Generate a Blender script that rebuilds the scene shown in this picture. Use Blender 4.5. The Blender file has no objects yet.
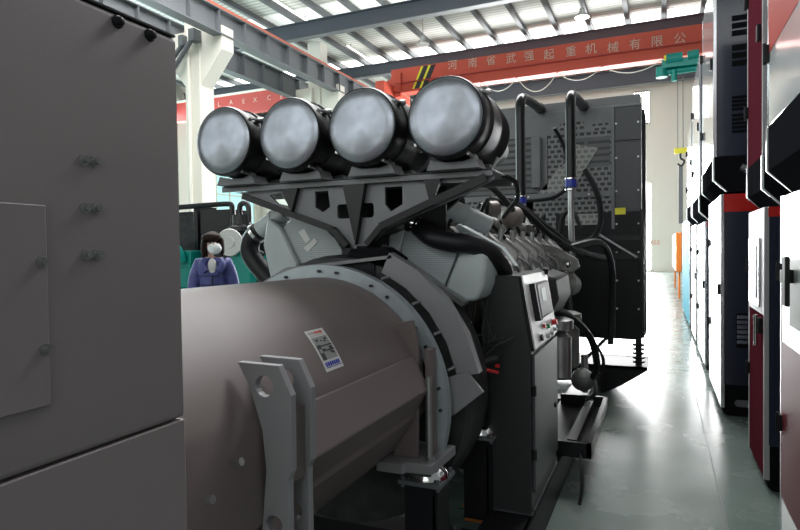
import bpy, math, random
from mathutils import Vector, Matrix, noise
from mathutils.geometry import tessellate_polygon
random.seed(7)
PI = math.pi
scene = bpy.context.scene
col = scene.collection

# ------------------------------------------------------------------ camera
f_px, h_cam = 590.0, 1.55
yaw = math.atan(260/590); pit = math.atan(14.5/590); rol = .0136
F0 = Vector((-math.sin(yaw), math.cos(yaw), 0)); R0 = Vector((math.cos(yaw), math.sin(yaw), 0))
Fw = Vector((F0.x*math.cos(pit), F0.y*math.cos(pit), -math.sin(pit)))
U0 = Vector((F0.x*math.sin(pit), F0.y*math.sin(pit), math.cos(pit)))
Up = U0*math.cos(rol)+R0*math.sin(rol); Rt = R0*math.cos(rol)-U0*math.sin(rol)
cam = bpy.data.cameras.new('camera'); camo = bpy.data.objects.new('camera', cam); col.objects.link(camo)
cam.sensor_width = 36; cam.lens = 36*f_px/800; cam.clip_start = .02; cam.clip_end = 300
M = Matrix((Rt, Up, -Fw)).transposed().to_4x4(); M.translation = (0, 0, h_cam)
camo.matrix_world = M; scene.camera = camo
scene.view_settings.view_transform = 'Standard'; scene.view_settings.look = 'None'
scene.view_settings.exposure = 0.0; scene.view_settings.gamma = 1

# ------------------------------------------------------------------ materials
MT = {}
def mat(name, c, rough=.5, metal=0., emit=None, es=0., coat=0., var=0., scale=6., bump=0., bscale=30., spec=.5, alpha=None):
    m = bpy.data.materials.new(name); m.use_nodes = True; nt = m.node_tree; b = nt.nodes['Principled BSDF']
    b.inputs['Base Color'].default_value = (*c, 1); b.inputs['Roughness'].default_value = rough
    b.inputs['Metallic'].default_value = metal; b.inputs['Coat Weight'].default_value = coat
    b.inputs['Coat Roughness'].default_value = .08
    b.inputs['Specular IOR Level'].default_value = spec
    if emit: b.inputs['Emission Color'].default_value = (*emit, 1); b.inputs['Emission Strength'].default_value = es
    if var or bump:
        tc = nt.nodes.new('ShaderNodeTexCoord')
    if var:
        n = nt.nodes.new('ShaderNodeTexNoise'); n.inputs['Scale'].default_value = scale; n.inputs['Detail'].default_value = 5
        r = nt.nodes.new('ShaderNodeValToRGB')
        r.color_ramp.elements[0].position = .3; r.color_ramp.elements[1].position = .7
        r.color_ramp.elements[0].color = (*[x*(1-var) for x in c], 1); r.color_ramp.elements[1].color = (*[min(1, x*(1+var)) for x in c], 1)
        nt.links.new(tc.outputs['Object'], n.inputs['Vector']); nt.links.new(n.outputs['Fac'], r.inputs['Fac']); nt.links.new(r.outputs['Color'], b.inputs['Base Color'])
    if bump:
        n2 = nt.nodes.new('ShaderNodeTexNoise'); n2.inputs['Scale'].default_value = bscale; n2.inputs['Detail'].default_value = 2
        bp = nt.nodes.new('ShaderNodeBump'); bp.inputs['Strength'].default_value = bump; bp.inputs['Distance'].default_value = .02
        nt.links.new(tc.outputs['Object'], n2.inputs['Vector']); nt.links.new(n2.outputs['Fac'], bp.inputs['Height']); nt.links.new(bp.outputs['Normal'], b.inputs['Normal'])
    MT[name] = m; return m
def pattern(name, c1, c2, sx, sy, mortar, rough=.5, metal=0., axes='XZ', offset=.5):
    """brick pattern: c1 = holes, c2 = web between them"""
    m = mat(name, c1, rough, metal); nt = m.node_tree; b = nt.nodes['Principled BSDF']
    tc = nt.nodes.new('ShaderNodeTexCoord'); sp = nt.nodes.new('ShaderNodeSeparateXYZ'); cb = nt.nodes.new('ShaderNodeCombineXYZ')
    br = nt.nodes.new('ShaderNodeTexBrick'); br.inputs['Scale'].default_value = 1
    br.inputs['Brick Width'].default_value = sx; br.inputs['Row Height'].default_value = sy; br.inputs['Mortar Size'].default_value = mortar
    br.inputs['Mortar Smooth'].default_value = 0; br.offset = offset
    br.inputs['Color1'].default_value = (*c1, 1); br.inputs['Color2'].default_value = (*c1, 1); br.inputs['Mortar'].default_value = (*c2, 1)
    nt.links.new(tc.outputs['Object'], sp.inputs[0]); nt.links.new(sp.outputs[axes[0]], cb.inputs[0]); nt.links.new(sp.outputs[axes[1]], cb.inputs[1])
    nt.links.new(cb.outputs[0], br.inputs['Vector']); nt.links.new(br.outputs['Color'], b.inputs['Base Color'])
    return m
mat('grey_paint', (.275, .24, .245), .5, var=.05, scale=3, bump=.015, bscale=120)
mat('alt_paint', (.172, .142, .138), .5, spec=.3, var=.05, scale=4, bump=.015, bscale=90)
mat('bracket_paint', (.24, .24, .25), .42, var=.05)
mat('blue_grey', (.46, .51, .52), .42, var=.06)
pattern('ribbed_grey', (.42, .465, .475), (.30, .335, .345), .4, .010, .0022, .45)
mat('black_gloss', (.009, .009, .011), .3, spec=.35)
mat('black_satin', (.010, .010, .012), .45, spec=.25)
mat('filter_black', (.011, .011, .012), .38, spec=.35)
mat('black_rubber', (.010, .010, .012), .45, spec=.3)
mat('dark_metal', (.05, .05, .052), .42, metal=.6)
mat('engine_grey', (.21, .21, .20), .42, metal=.35, var=.25, scale=12)
mat('engine_brown', (.23, .20, .185), .45, metal=.2, var=.25, scale=14)
mat('engine_dark', (.035, .036, .038), .5, metal=.3, var=.4, scale=12)
mat('bare_steel', (.42, .42, .42), .35, metal=.9, var=.2, scale=8)
mat('cap_metal', (.27, .29, .325), .27, metal=.9, var=.22, scale=9, bump=.55, bscale=5)
mat('chrome', (.7, .7, .7), .12, metal=1)
mat('ring_metal', (.42, .47, .50), .38, metal=.45, var=.12, scale=10)
mat('rad_grey', (.17, .175, .185), .4, var=.1)
mat('rad_dark', (.05, .053, .06), .38)
pattern('perforated', (.012, .012, .014), (.20, .205, .21), .07, .055, .012, .45)
pattern('perforated_lit', (.17, .175, .17), (.34, .345, .33), .07, .055, .012, .45)
pattern('fins', (.02, .02, .022), (.09, .095, .10), 4, .07, .02, .4)
mat('white_paint', (.80, .80, .78), .35)
mat('panel_white', (.72, .72, .70), .35)
mat('display', (.16, .16, .155), .45, spec=.2); mat('screen', (.30, .33, .31), .4, spec=.2)
mat('cabinet_black', (.022, .023, .025), .42)
mat('red', (.6, .02, .02), .35); mat('green', (.02, .35, .08), .35); mat('blue', (.02, .04, .35), .4)
mat('yellow', (.9, .8, .04), .45); mat('orange', (.8, .22, .03), .5)
mat('label_white', (.68, .68, .66), .5); mat('label_black', (.03, .03, .035), .5); mat('label_grey', (.3, .3, .3), .5)
mat('label_red', (.6, .06, .04), .5); mat('label_blue', (.04, .05, .42), .5)
mat('navy', (.028, .032, .055), .22, coat=.5)
mat('maroon', (.085, .016, .024), .6, spec=.0)
mat('crane_reflection', (.42, .06, .05), .4, spec=.12)  # red of the crane as mirrored in a white panel
mat('maroon_gloss', (.10, .012, .018), .4, spec=.15)
mat('base_black', (.012, .012, .014), .8, spec=0)
mat('silver_matt', (.45, .44, .45), .45, spec=.3)
mat('canopy_white', (.78, .79, .80), .14, coat=1)
mat('canopy_red', (.62, .02, .015), .25, coat=.5)
mat('silver', (.6, .6, .62), .2, metal=.9)
mat('teal', (.0, .26, .22), .4); mat('teal_blue', (.02, .26, .36), .6, spec=.05)
mat('crane_red', (.68, .10, .06), .5, var=.06, scale=1)
mat('crane_red_far', (.46, .06, .05), .5)
mat('slate', (.085, .10, .125), .5)
mat('beam_grey', (.15, .16, .17), .5)
mat('stiff_grey', (.12, .13, .14), .5)
mat('rail_red', (.50, .13, .08), .5)
mat('cream', (.74, .72, .64), .55, var=.03, scale=.4)
mat('cream_wall', (.72, .70, .63), .7, var=.04, scale=.3)
mat('text_pale', (.70, .50, .42), .5)
mat('skylight', (.9, .92, .9), .5, emit=(1, 1, .97), es=3.0)
mat('skylight_dull', (.8, .82, .8), .5, emit=(1, 1, .95), es=.45)
mat('daylight', (.9, .92, .95), .5, emit=(.96, .98, 1), es=9)
mat('front_glow', (.9, .92, .95), .5, emit=(.96, .98, 1), es=1.4)  # glow of the added panes behind the viewer
mat('teal_glass', (.25, .6, .62), .2, emit=(.40, .60, .62), es=.95)
mat('skin', (.62, .38, .29), .5); mat('hair', (.022, .010, .008), .65, spec=.2)
mat('coat_blue', (.075, .085, .27), .55, var=.15, scale=20, bump=.3, bscale=25)
mat('mask_white', (.9, .93, .93), .6); mat('trousers', (.02, .02, .03), .7); mat('shoes', (.02, .02, .02), .5)
mat('scarf_white', (.75, .74, .73), .7)
# roof sheet: pale corrugated steel
m = mat('roof_sheet', (.6, .6, .56), .55)
nt = m.node_tree; tc = nt.nodes.new('ShaderNodeTexCoord'); wv = nt.nodes.new('ShaderNodeTexWave'); wv.bands_direction = 'Y'; wv.inputs['Scale'].default_value = 1.1
rp = nt.nodes.new('ShaderNodeValToRGB'); rp.color_ramp.elements[0].color = (.50, .50, .46, 1); rp.color_ramp.elements[1].color = (.74, .74, .69, 1)
nt.links.new(tc.outputs['Object'], wv.inputs['Vector']); nt.links.new(wv.outputs['Fac'], rp.inputs['Fac']); nt.links.new(rp.outputs['Color'], nt.nodes['Principled BSDF'].inputs['Base Color'])
# floor: painted green concrete, worn
m = mat('floor_paint', (.12, .17, .15), .2); nt = m.node_tree; b = nt.nodes['Principled BSDF']
tc = nt.nodes.new('ShaderNodeTexCoord'); n = nt.nodes.new('ShaderNodeTexNoise'); n.inputs['Scale'].default_value = 1.3; n.inputs['Detail'].default_value = 4; n.inputs['Roughness'].default_value = .5
rp = nt.nodes.new('ShaderNodeValToRGB'); rp.color_ramp.elements[0].position = .25; rp.color_ramp.elements[1].position = .8
rp.color_ramp.elements[0].color = (.10, .145, .125, 1); rp.color_ramp.elements[1].color = (.20, .235, .22, 1)
r2 = nt.nodes.new('ShaderNodeMapRange'); r2.inputs['To Min'].default_value = .16; r2.inputs['To Max'].default_value = .36
n2 = nt.nodes.new('ShaderNodeTexNoise'); n2.inputs['Scale'].default_value = 2.5; n2.inputs['Detail'].default_value = 3
for nn in (n, n2): nt.links.new(tc.outputs['Object'], nn.inputs['Vector'])
nt.links.new(n.outputs['Fac'], rp.inputs['Fac']); nt.links.new(rp.outputs['Color'], b.inputs['Base Color'])
nt.links.new(n2.outputs['Fac'], r2.inputs['Value']); nt.links.new(r2.outputs['Result'], b.inputs['Roughness'])

# ------------------------------------------------------------------ mesh helpers
WORLD = {}
SPLIT = {'stiffener', 'hose_run', 'valve', 'flange_bolt', 'screw', 'lower_panel', 'corner_post', 'saddle', 'rear_strut', 'diagonal_strut', 'core_fins', 'lit_patch', 'fan_guard', 'side_panel', 'cross_rail', 'battery_box', 'radiator_carrier', 'brace', 'guard_wing', 'guard_frame', 'end_carriage'}
class MB:
    def __init__(s): s.v = []; s.f = []; s.mi = []; s.mats = []; s.pc = []
    def _m(s, m):
        if m is None: return 0 if s.mats else s._m('black_satin')
        if m not in s.mats: s.mats.append(m)
        return s.mats.index(m)
    def add(s, vs, fs, m=None):
        k = len(s.v); s.pc.append((k, len(s.f))); s.v += [Vector(p) for p in vs]; i = s._m(m)
        for f in fs: s.f.append([k+a for a in f]); s.mi.append(i)
        return s
    def box(s, a, b, m=None):
        x0, y0, z0 = [min(p, q) for p, q in zip(a, b)]; x1, y1, z1 = [max(p, q) for p, q in zip(a, b)]
        return s.add([(x0,y0,z0),(x1,y0,z0),(x1,y1,z0),(x0,y1,z0),(x0,y0,z1),(x1,y0,z1),(x1,y1,z1),(x0,y1,z1)],
                     [(0,3,2,1),(4,5,6,7),(0,1,5,4),(1,2,6,5),(2,3,7,6),(3,0,4,7)], m)
    def prism(s, poly, a, b, m=None, axis='Y', holes=()):
        """poly (with holes) in the plane across axis, extruded from a to b"""
        loops = [list(poly)]+[list(h) for h in holes]
        def P(p, t):
            return (p[0], t, p[1]) if axis == 'Y' else (t, p[0], p[1]) if axis == 'X' else (p[0], p[1], t)
        flat = [p for l in loops for p in l]; n = len(flat)
        tr = tessellate_polygon([[Vector((p[0], p[1], 0)) for p in l] for l in loops])
        vs = [P(p, a) for p in flat]+[P(p, b) for p in flat]; fs = []
        if len(loops) == 1: fs += [tuple(range(n)), tuple(range(2*n-1, n-1, -1))]
        else:
            for t in tr:
                p, q, r = [flat[i] for i in t]
                if (q[0]-p[0])*(r[1]-p[1])-(q[1]-p[1])*(r[0]-p[0]) < 0: t = (t[0], t[2], t[1])
                fs += [tuple(t), (t[2]+n, t[1]+n, t[0]+n)]
        k = 0
        for l in loops:
            c = len(l)
            for i in range(c): fs.append((k+i, k+(i+1) % c, n+k+(i+1) % c, n+k+i))
            k += c
        return s.add(vs, fs, m)
    def rings(s, rs, m=None, cap=True, closed=False):
        n = len(rs[0]); vs = [p for r in rs for p in r]; fs = []
        L = len(rs)
        for j in range(L if closed else L-1):
            a = j*n; b_ = ((j+1) % L)*n
            for i in range(n): fs.append((a+i, a+(i+1) % n, b_+(i+1) % n, b_+i))
        if cap and not closed: fs += [tuple(range(n-1, -1, -1)), tuple(range((L-1)*n, L*n))]
        return s.add(vs, fs, m)
    def cyl(s, p0, p1, r, m=None, n=16, r2=None, cap=True):
        p0 = Vector(p0); p1 = Vector(p1); d = (p1-p0).normalized(); u = d.orthogonal().normalized(); w = d.cross(u)
        r2 = r if r2 is None else r2
        return s.rings([[p+(u*math.cos(2*PI*i/n)+w*math.sin(2*PI*i/n))*rr for i in range(n)] for p, rr in ((p0, r), (p1, r2))], m, cap)
    def lathe(s, prof, c, axis=(0, 1, 0), m=None, n=32, cap=True):
        """prof = [(distance along the axis, radius)]"""
        d = Vector(axis).normalized(); u = d.orthogonal().normalized(); w = d.cross(u); c = Vector(c)
        return s.rings([[c+d*t+(u*math.cos(2*PI*i/n)+w*math.sin(2*PI*i/n))*max(r, 1e-4) for i in range(n)] for t, r in prof], m, cap)
    def tube(s, pts, r, m=None, n=10, smooth=4):
        P = [Vector(p) for p in pts]
        if smooth and len(P) > 2:
            Q = []
            for i in range(len(P)-1):
                p0 = P[max(i-1, 0)]; p1 = P[i]; p2 = P[i+1]; p3 = P[min(i+2, len(P)-1)]
                for k in range(smooth):
                    t = k/smooth
                    Q.append(.5*((2*p1)+(-p0+p2)*t+(2*p0-5*p1+4*p2-p3)*t*t+(-p0+3*p1-3*p2+p3)*t**3))
            P = Q+[P[-1]]
        rs = []; u = None
        for i, p in enumerate(P):
            d = (P[min(i+1, len(P)-1)]-P[max(i-1, 0)]).normalized()
            u = d.orthogonal().normalized() if u is None else (u-d*u.dot(d)).normalized()
            w = d.cross(u); rs.append([p+(u*math.cos(2*PI*k/n)+w*math.sin(2*PI*k/n))*r for k in range(n)])
        return s.rings(rs, m)
    def sphere(s, c, r, m=None, n=16, k=10, sc=(1, 1, 1)):
        return s.rings([[(c[0]+sc[0]*r*math.sin(PI*j/k)*math.cos(2*PI*i/n), c[1]+sc[1]*r*math.sin(PI*j/k)*math.sin(2*PI*i/n), c[2]-sc[2]*r*math.cos(PI*j/k)) for i in range(n)]
                        for j in [.02]+list(range(1, k))+[k-.02]], m)
    def build(s, name, m=None, parent=None, label=None, bevel=0, smooth=True, kind=None):
        if name in SPLIT and parent and len(s.pc) > 1:
            first = None; ends = s.pc[1:]+[(len(s.v), len(s.f))]
            for (v0, f0), (v1, f1) in zip(s.pc, ends):
                q = MB(); q.v = s.v[v0:v1]; q.f = [[a-v0 for a in f] for f in s.f[f0:f1]]; q.mats = list(s.mats); q.mi = s.mi[f0:f1]
                if m:
                    if not q.mats: q.mats = [m]
                    elif q.mats[0] == 'black_satin': q.mats[0] = m
                o = q.build(name, None, parent, label, bevel, smooth, kind); first = first or o
            return first
        if m: s.mats[:0] = [m] if not s.mats else []
        if m and s.mats and s.mats[0] == 'black_satin' and m != 'black_satin': s.mats[0] = m
        lo = Vector([min(v[i] for v in s.v) for i in range(3)]); hi = Vector([max(v[i] for v in s.v) for i in range(3)])
        c = (lo+hi)/2
        if parent is None: c.z = lo.z
        me = bpy.data.meshes.new(name); me.from_pydata([v-c for v in s.v], [], s.f)
        for x in s.mats: me.materials.append(MT[x])
        me.polygons.foreach_set('material_index', s.mi); me.update()
        import bmesh
        bm = bmesh.new(); bm.from_mesh(me); bmesh.ops.recalc_face_normals(bm, faces=bm.faces); bm.to_mesh(me); bm.free()
        if smooth:
            me.polygons.foreach_set('use_smooth', [True]*len(me.polygons)); me.set_sharp_from_angle(angle=math.radians(35))
        o = bpy.data.objects.new(name, me); col.objects.link(o)
        if parent: o.parent = parent; o.location = c-WORLD[parent.name]
        else: o.location = c
        WORLD[o.name] = c.copy()
        if label: o['label'] = label
        if kind: o['kind'] = kind
        if bevel:
            b = o.modifiers.new('bevel', 'BEVEL'); b.width = bevel; b.segments = 2; b.limit_method = 'ANGLE'; b.angle_limit = math.radians(40)
        return o
def tag(o, label, cat, group=None):
    o['label'] = label; o['category'] = cat
    if group: o['group'] = group
    return o
def thing(name, label, cat, loc, group=None):
    o = bpy.data.objects.new(name, None); col.objects.link(o); o.location = loc; WORLD[o.name] = Vector(loc); o.empty_display_size = .2
    return tag(o, label, cat, group)
def struct(mb, name, m=None, parent=None, **k): return mb.build(name, m, parent, kind='structure', **k)
def arc(cx, cz, r, a0, a1, n): return [(cx+r*math.cos(math.radians(a0+(a1-a0)*i/n)), cz+r*math.sin(math.radians(a0+(a1-a0)*i/n))) for i in range(n+1)]
def rrect(x0, z0, x1, z1, r): 
    return arc(x1-r, z1-r, r, 0, 90, 4)+arc(x0+r, z1-r, r, 90, 180, 4)+arc(x0+r, z0+r, r, 180, 270, 4)+arc(x1-r, z0+r, r, 270, 360, 4)
def glyph(txt, size, at, m, parent, name='lettering', depth=.01, face='-Y', align='CENTER'):
    cu = bpy.data.curves.new(name, 'FONT'); cu.body = txt; cu.size = size; cu.extrude = depth; cu.align_x = align; cu.align_y = 'CENTER'; cu.resolution_u = 3
    t = bpy.data.objects.new(name+'_tmp', cu); col.objects.link(t); bpy.context.view_layer.update()
    me = bpy.data.meshes.new_from_object(t.evaluated_get(bpy.context.evaluated_depsgraph_get())); bpy.data.objects.remove(t)
    me.materials.clear(); me.materials.append(MT[m])
    o = bpy.data.objects.new(name, me); col.objects.link(o); o.rotation_euler = {'-Y': (PI/2, 0, 0), '+X': (PI/2, 0, PI/2), '-X': (PI/2, 0, -PI/2)}[face]
    o.location = Vector(at)-(WORLD[parent.name] if parent else Vector((0, 0, 0)))
    if parent: o.parent = parent
    return o

# ------------------------------------------------------------------ the hall
struct(MB().box((-31, -9, -.1), (6, 40, 0)), 'floor', 'floor_paint', smooth=False)
RZ = 13.0
# roof sheets with skylight openings between purlins
PURX = [-14.62-1.62*k for k in range(9, 0, -1)]+[-14.62, -13.1, -11.52, -9.83, -8.06, -6.42, -4.82, -3.25, -1.45, .2, 1.9, 3.6]
SKY = [(15.5, 18.0), (23.9, 26.4), (31.6, 34.1)]
rf = MB(); ys = [-4]+[y for a in SKY for y in a]+[40]
for i in range(0, len(ys), 2): rf.box((-31, ys[i], RZ), (6, ys[i+1], RZ+.1))
for a, b_ in SKY:
    ex = [-31]+PURX+[6]
    for i in range(len(ex)-1): rf.box((ex[i]-.14 if i else ex[i], a, RZ), (ex[i]+.14 if i else ex[i]+.4, b_, RZ+.1))
struct(rf, 'ceiling', 'roof_sheet', smooth=False)
n = 0
for a, b_ in SKY:
    for i in range(len(PURX)-1):
        n += 1
        struct(MB().box((PURX[i]+.16, a, RZ+.02), (PURX[i+1]-.16, b_, RZ+.05)), f'window_{n}', 'skylight' if a > 30 else 'skylight_dull', smooth=False)
for x in PURX:
    tag(MB().box((x-.11, 3, RZ-.22), (x+.11, 40, RZ), 'beam_grey').box((x-.02, 3, RZ-.24), (x+.11, 40, RZ-.215), 'beam_grey').build('roof_purlin', smooth=False),
        'grey steel purlin running lengthwise under the pale roof sheets', 'roof beam', 'roof purlins')
for i, (y, z0, z1, lb) in enumerate([(23.3, 11.35, 12.05, 'dark slate rafter nearest, crossing above the second cream column'), (31.5, 11.85, 12.5, 'dark slate rafter crossing just above the red bridge crane'), (39.6, 11.6, 12.6, 'dark slate beam along the top of the cream end wall')]):
    b = MB().box((-29.9, y-.03, z0), (5, y+.03, z1), 'slate').box((-29.9, y-.18, z0-.03), (5, y+.18, z0), 'beam_grey').box((-29.9, y-.18, z1-.03), (5, y+.18, z1), 'slate')
    tag(b.build('roof_rafter', smooth=False), lb, 'roof beam')
# end wall with openings
def wall_y(name, y, x0, x1, z0, z1, ops, m):
    b = MB(); xs = sorted({x0, x1, *[v for o in ops for v in (o[0], o[1])]})
    for i in range(len(xs)-1):
        cx = (xs[i]+xs[i+1])/2; zz = z0
        for o in sorted([o for o in ops if o[0] < cx < o[1]], key=lambda o: o[2]):
            if o[2] > zz: b.box((xs[i], y, zz), (xs[i+1], y+.25, o[2]))
            zz = o[3]
        if zz < z1: b.box((xs[i], y, zz), (xs[i+1], y+.25, z1))
    return struct(b, name, m, smooth=False)
OPS = [(-12, -.45, 0.05, 5.6), (-1.5, -.55, 9.2, 11.3)]
wall_y('wall_back', 40, -31, 6, 0, RZ, OPS, 'cream_wall')
for i, (x0, x1, z0, z1) in enumerate(OPS):
    w = struct(MB().box((x0, 40.10, z0), (x1, 40.14, z1)), f'window_{60+i}', 'daylight', smooth=False)
    fr = MB()
    for k in range(7):
        xx = x0+(x1-x0)*k/6; fr.box((xx-.05, 40.03, z0), (xx+.05, 40.1, z1))
    fr.box((x0, 40.03, z1-.08), (x1, 40.1, z1)).box((x0, 40.03, z0), (x1, 40.1, z0+.08))
    fr.build('window_frame', 'cream', w, smooth=False)
# wall behind the viewer with unseen glowing windows added for highlights on caps and shell
OPF = [(-26, -20, 3.5, 9), (-18, -12, 3.5, 9), (-10, -4, 3.5, 9), (-2, 4, 3.5, 9)]
wall_y('wall_front', -9, -31, 6, 0, RZ, OPF, 'cream_wall')
for i, (x0, x1, z0, z1) in enumerate(OPF): struct(MB().box((x0, -8.9, z0), (x1, -8.87, z1)), f'window_{80+i}', 'front_glow', smooth=False)
# left wall with teal glazing
lw = MB().box((-30.3, 8, 0), (-30, 40, 3.2)).box((-30.3, 8, 11.4), (-30, 40, RZ))
for y in (8, 15.5, 23.3, 31.0, 39.2): lw.box((-30.3, y-.1, 3.2), (-30, y+.8, 11.4))
struct(lw, 'wall_left', 'cream_wall', smooth=False)
for i, y in enumerate((8, 15.5, 23.3, 31.0)):
    y1 = (15.5, 23.3, 31.0, 39.2)[i]
    w = struct(MB().box((-30.18, y+.8, 3.2), (-30.14, y1-.1, 11.4)), f'window_{70+i}', 'teal_glass', smooth=False)
    fr = MB()
    for k in range(6):
        yy = y+.8+(y1-.9-y)*k/5; fr.box((-30.14, yy-.04, 3.2), (-30.05, yy+.04, 11.4))
    for z in (3.2, 5.9, 8.6, 11.32): fr.box((-30.14, y+.8, z), (-30.05, y1-.1, z+.08))
    fr.build('window_frame', 'cream', w, smooth=False)
# columns with haunches
def column(y, lb, brace=False, top=12.3):
    t = thing('support_column', lb, 'column', (-14.75, y, 0), 'cream columns under the crane runway')
    x0, x1 = -15.1, -14.45
    MB().box((x0, y-.35, 0), (x1, y+.35, top)).build('shaft', 'cream', t, bevel=.02, smooth=False)
    MB().prism([(x1-.02, 7.3), (x1+.95, 8.45), (x1+.95, 9.25), (x1-.02, 9.25)], y-.3, y+.3).build('haunch', 'cream', t, bevel=.02, smooth=False)
    MB().prism([(x0+.02, 7.3), (x0-.95, 8.45), (x0-.95, 9.25), (x0+.02, 9.25)], y-.3, y+.3).build('haunch', 'cream', t, bevel=.02, smooth=False)
    MB().cyl((x1-.42, y-.42, 0), (x1-.42, y-.42, 9.2), .06).build('downpipe', 'cream', t)
    if brace:
        MB().cyl((-14.45, y-.6, 8.9), (-15.6, y-.6, 7.7), .08, 'stiff_grey').build('brace', None, t)
        MB().cyl((-14.9, y-.6, 8.75), (-15.7, y-.6, 8.0), .08, 'stiff_grey').build('brace', None, t)
        MB().box((-14.6, y-.7, 8.75), (-14.35, y-.35, 9.15), 'stiff_grey').build('brace_plate', None, t)
        MB().box((-15.05, y-.7, 8.65), (-14.85, y-.35, 9.0), 'stiff_grey').build('brace_plate', None, t)
column(16.3, 'nearest cream column, left of the four drum air filters', True)
column(24.2, 'second cream column, rising behind the drum filters to the nearest rafter', top=11.35)
column(31.6, 'third cream column, mostly hidden behind the red crane end', top=11.0)
# runway beams
def runway(xc, z0, z1, lb, rail):
    t = thing('crane_runway_beam', lb, 'crane beam', (xc, 20, z0))
    b = MB().box((xc-.02, 6, z0), (xc+.02, 39.5, z1), 'beam_grey').box((xc-.2, 6, z0-.04), (xc+.2, 39.5, z0), 'beam_grey').box((xc-.2, 6, z1-.04), (xc+.2, 39.5, z1), 'beam_grey')
    b.build('web', None, t, smooth=False)
    s_ = MB(); y = 6.4
    while y < 39: s_.box((xc-.19, y, z0), (xc+.19, y+.05, z1-.04)); y += 1.35
    s_.build('stiffener', 'stiff_grey', t, smooth=False)
    if rail: MB().box((xc+.05, 6, z1), (xc+.2, 39.5, z1+.09)).build('conductor_rail', 'rail_red', t, smooth=False)
runway(-13.65, 8.95, 9.75, 'grey crane runway beam with red conductor rail along its top edge', True)
runway(-15.85, 8.85, 9.75, 'darker grey crane runway beam on the far side of the cream columns', False)
# cranes
def P(x, y, Y):
    d = Fw+Rt*((x-400)/f_px)+Up*((265-y)/f_px); t = Y/d.y
    return Vector((d.x*t, Y, h_cam+d.z*t))
cr = thing('bridge_crane', 'bright red bridge crane girder with pale writing and yellow black stripes', 'crane', (-6, 30.2, 9.75))
MB().box((-13.6, 30, 10.27), (3.6, 30.5, 11.55)).box((-13.6, 29.9, 10.2), (3.6, 30.6, 10.27)).build('girder', 'crane_red', cr, bevel=.01, smooth=False)
MB().box((-13.3, 29.88, 10.72), (3.6, 29.99, 10.76)).build('walkway_rail', 'crane_red_far', cr, smooth=False)
MB().box((-13.9, 28.6, 9.86), (-13.4, 32.2, 10.6)).prism([(-13.9, 10.0), (-13.0, 10.0), (-13.0, 11.3), (-13.9, 10.9)], 29.9, 30.6).build('end_carriage', 'crane_red', cr, smooth=False)
for k in range(2):
    x0 = -12.35+k*.42
    MB().prism([(x0, 10.35), (x0+.13, 10.35), (x0+.68, 11.5), (x0+.55, 11.5)], 29.985, 30, 'yellow').build('warning_stripe', None, cr, smooth=False)
    MB().prism([(x0+.13, 10.35), (x0+.42, 10.35), (x0+.97, 11.5), (x0+.68, 11.5)], 29.985, 30, 'label_black').build('warning_stripe', None, cr, smooth=False)
for ch, x, y in zip('河南省武强起重机械有限公', (452.5, 472.5, 491, 511, 529, 549, 571, 591, 613, 635, 657, 680), (65.5, 63.5, 61, 59, 56.5, 55, 52, 49.5, 48, 45, 42, 39)):
    p = P(x, y, 29.98); glyph(ch, .54, p, 'text_pale', cr, 'lettering', .004)
cbl = MB()
for x0, x1, sag in ((-12.9, -10.6, .6), (-10.6, -8.4, .8), (-8.4, -6.6, .55), (-6.6, -4.6, .8), (-4.6, -2.5, .5), (-2.5, .2, .45)):
    cbl.tube([(x0+(x1-x0)*k/6, 29.95, 10.2-sag*(1-(k/3-1)**2)) for k in range(7)], .022, n=6, smooth=2)
cbl.build('festoon_cable', 'cream', cr)
hz = thing('hoist_trolley', 'teal green hoist trolley hanging under the red crane girder', 'hoist', (.9, 29.7, 9.2))
MB().cyl((0, 29.6, 9.45), (2.0, 29.6, 9.5), .14).cyl((.1, 29.6, 9.25), (.1, 29.6, 9.7), .25).build('beam', 'teal', hz)
MB().cyl((.28, 29.4, 9.98), (.95, 29.4, 10.0), .24).build('drum', 'teal', hz)
MB().cyl((1.15, 29.4, 10.0), (1.6, 29.4, 10.05), .22).build('motor', 'teal', hz)
MB().cyl((.2, 29.2, 10.0), (.28, 29.2, 10.0), .12, 'yellow').cyl((.6, 29.5, 9.5), (.62, 29.5, 9.0), .12, 'teal').box((.1, 29.3, 9.6), (2, 29.7, 9.95), 'teal').build('gearbox', None, hz)
hk = thing('crane_hook', 'steel crane hook on thin ropes with a grey sling below it', 'hook', (.86, 29.6, 5.3))
MB().cyl((.75, 29.6, 5.9), (.75, 29.6, 9.2), .02, n=6).cyl((.97, 29.6, 5.9), (.97, 29.6, 9.2), .02, n=6).build('rope', 'rad_grey', hk)
MB().box((.6, 29.5, 5.75), (1.12, 29.7, 6.0)).build('pulley_block', 'yellow', hk, bevel=.02)
MB().tube([(.86, 29.6, 5.75), (.86, 29.6, 5.55), (1.02, 29.6, 5.4), (.9, 29.6, 5.2), (.74, 29.6, 5.3)], .05, n=8).build('hook', 'dark_metal', hk)
MB().box((.78, 29.58, 2.6), (.96, 29.62, 5.25)).build('sling', 'rad_grey', hk)
cl = thing('bridge_crane', 'darker red bridge crane in the left bay behind the drum filters', 'crane', (-24, 31, 10.5))
MB().box((-29.9, 30.3, 10.35), (-16.6, 30.8, 11.55)).build('girder', 'crane_red_far', cl, smooth=False)
MB().box((-16.6, 28.9, 9.8), (-15.7, 32, 10.6)).box((-17.2, 30.3, 10.3), (-16.3, 30.8, 11.2)).build('end_carriage', 'crane_red_far', cl, smooth=False)
MB().box((-29.9, 30.2, 11.55), (-16.6, 30.9, 11.68)).build('walkway', 'cream', cl, smooth=False)
for ch, x, y in zip('LAEXCEB', (219, 231, 243.5, 255, 269, 281.5, 294), (104.5, 102.5, 101.5, 100, 98, 96.5, 94.5)):
    glyph(ch, .42, P(x, y, 30.28), 'text_pale', cl, 'lettering', .004)
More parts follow.
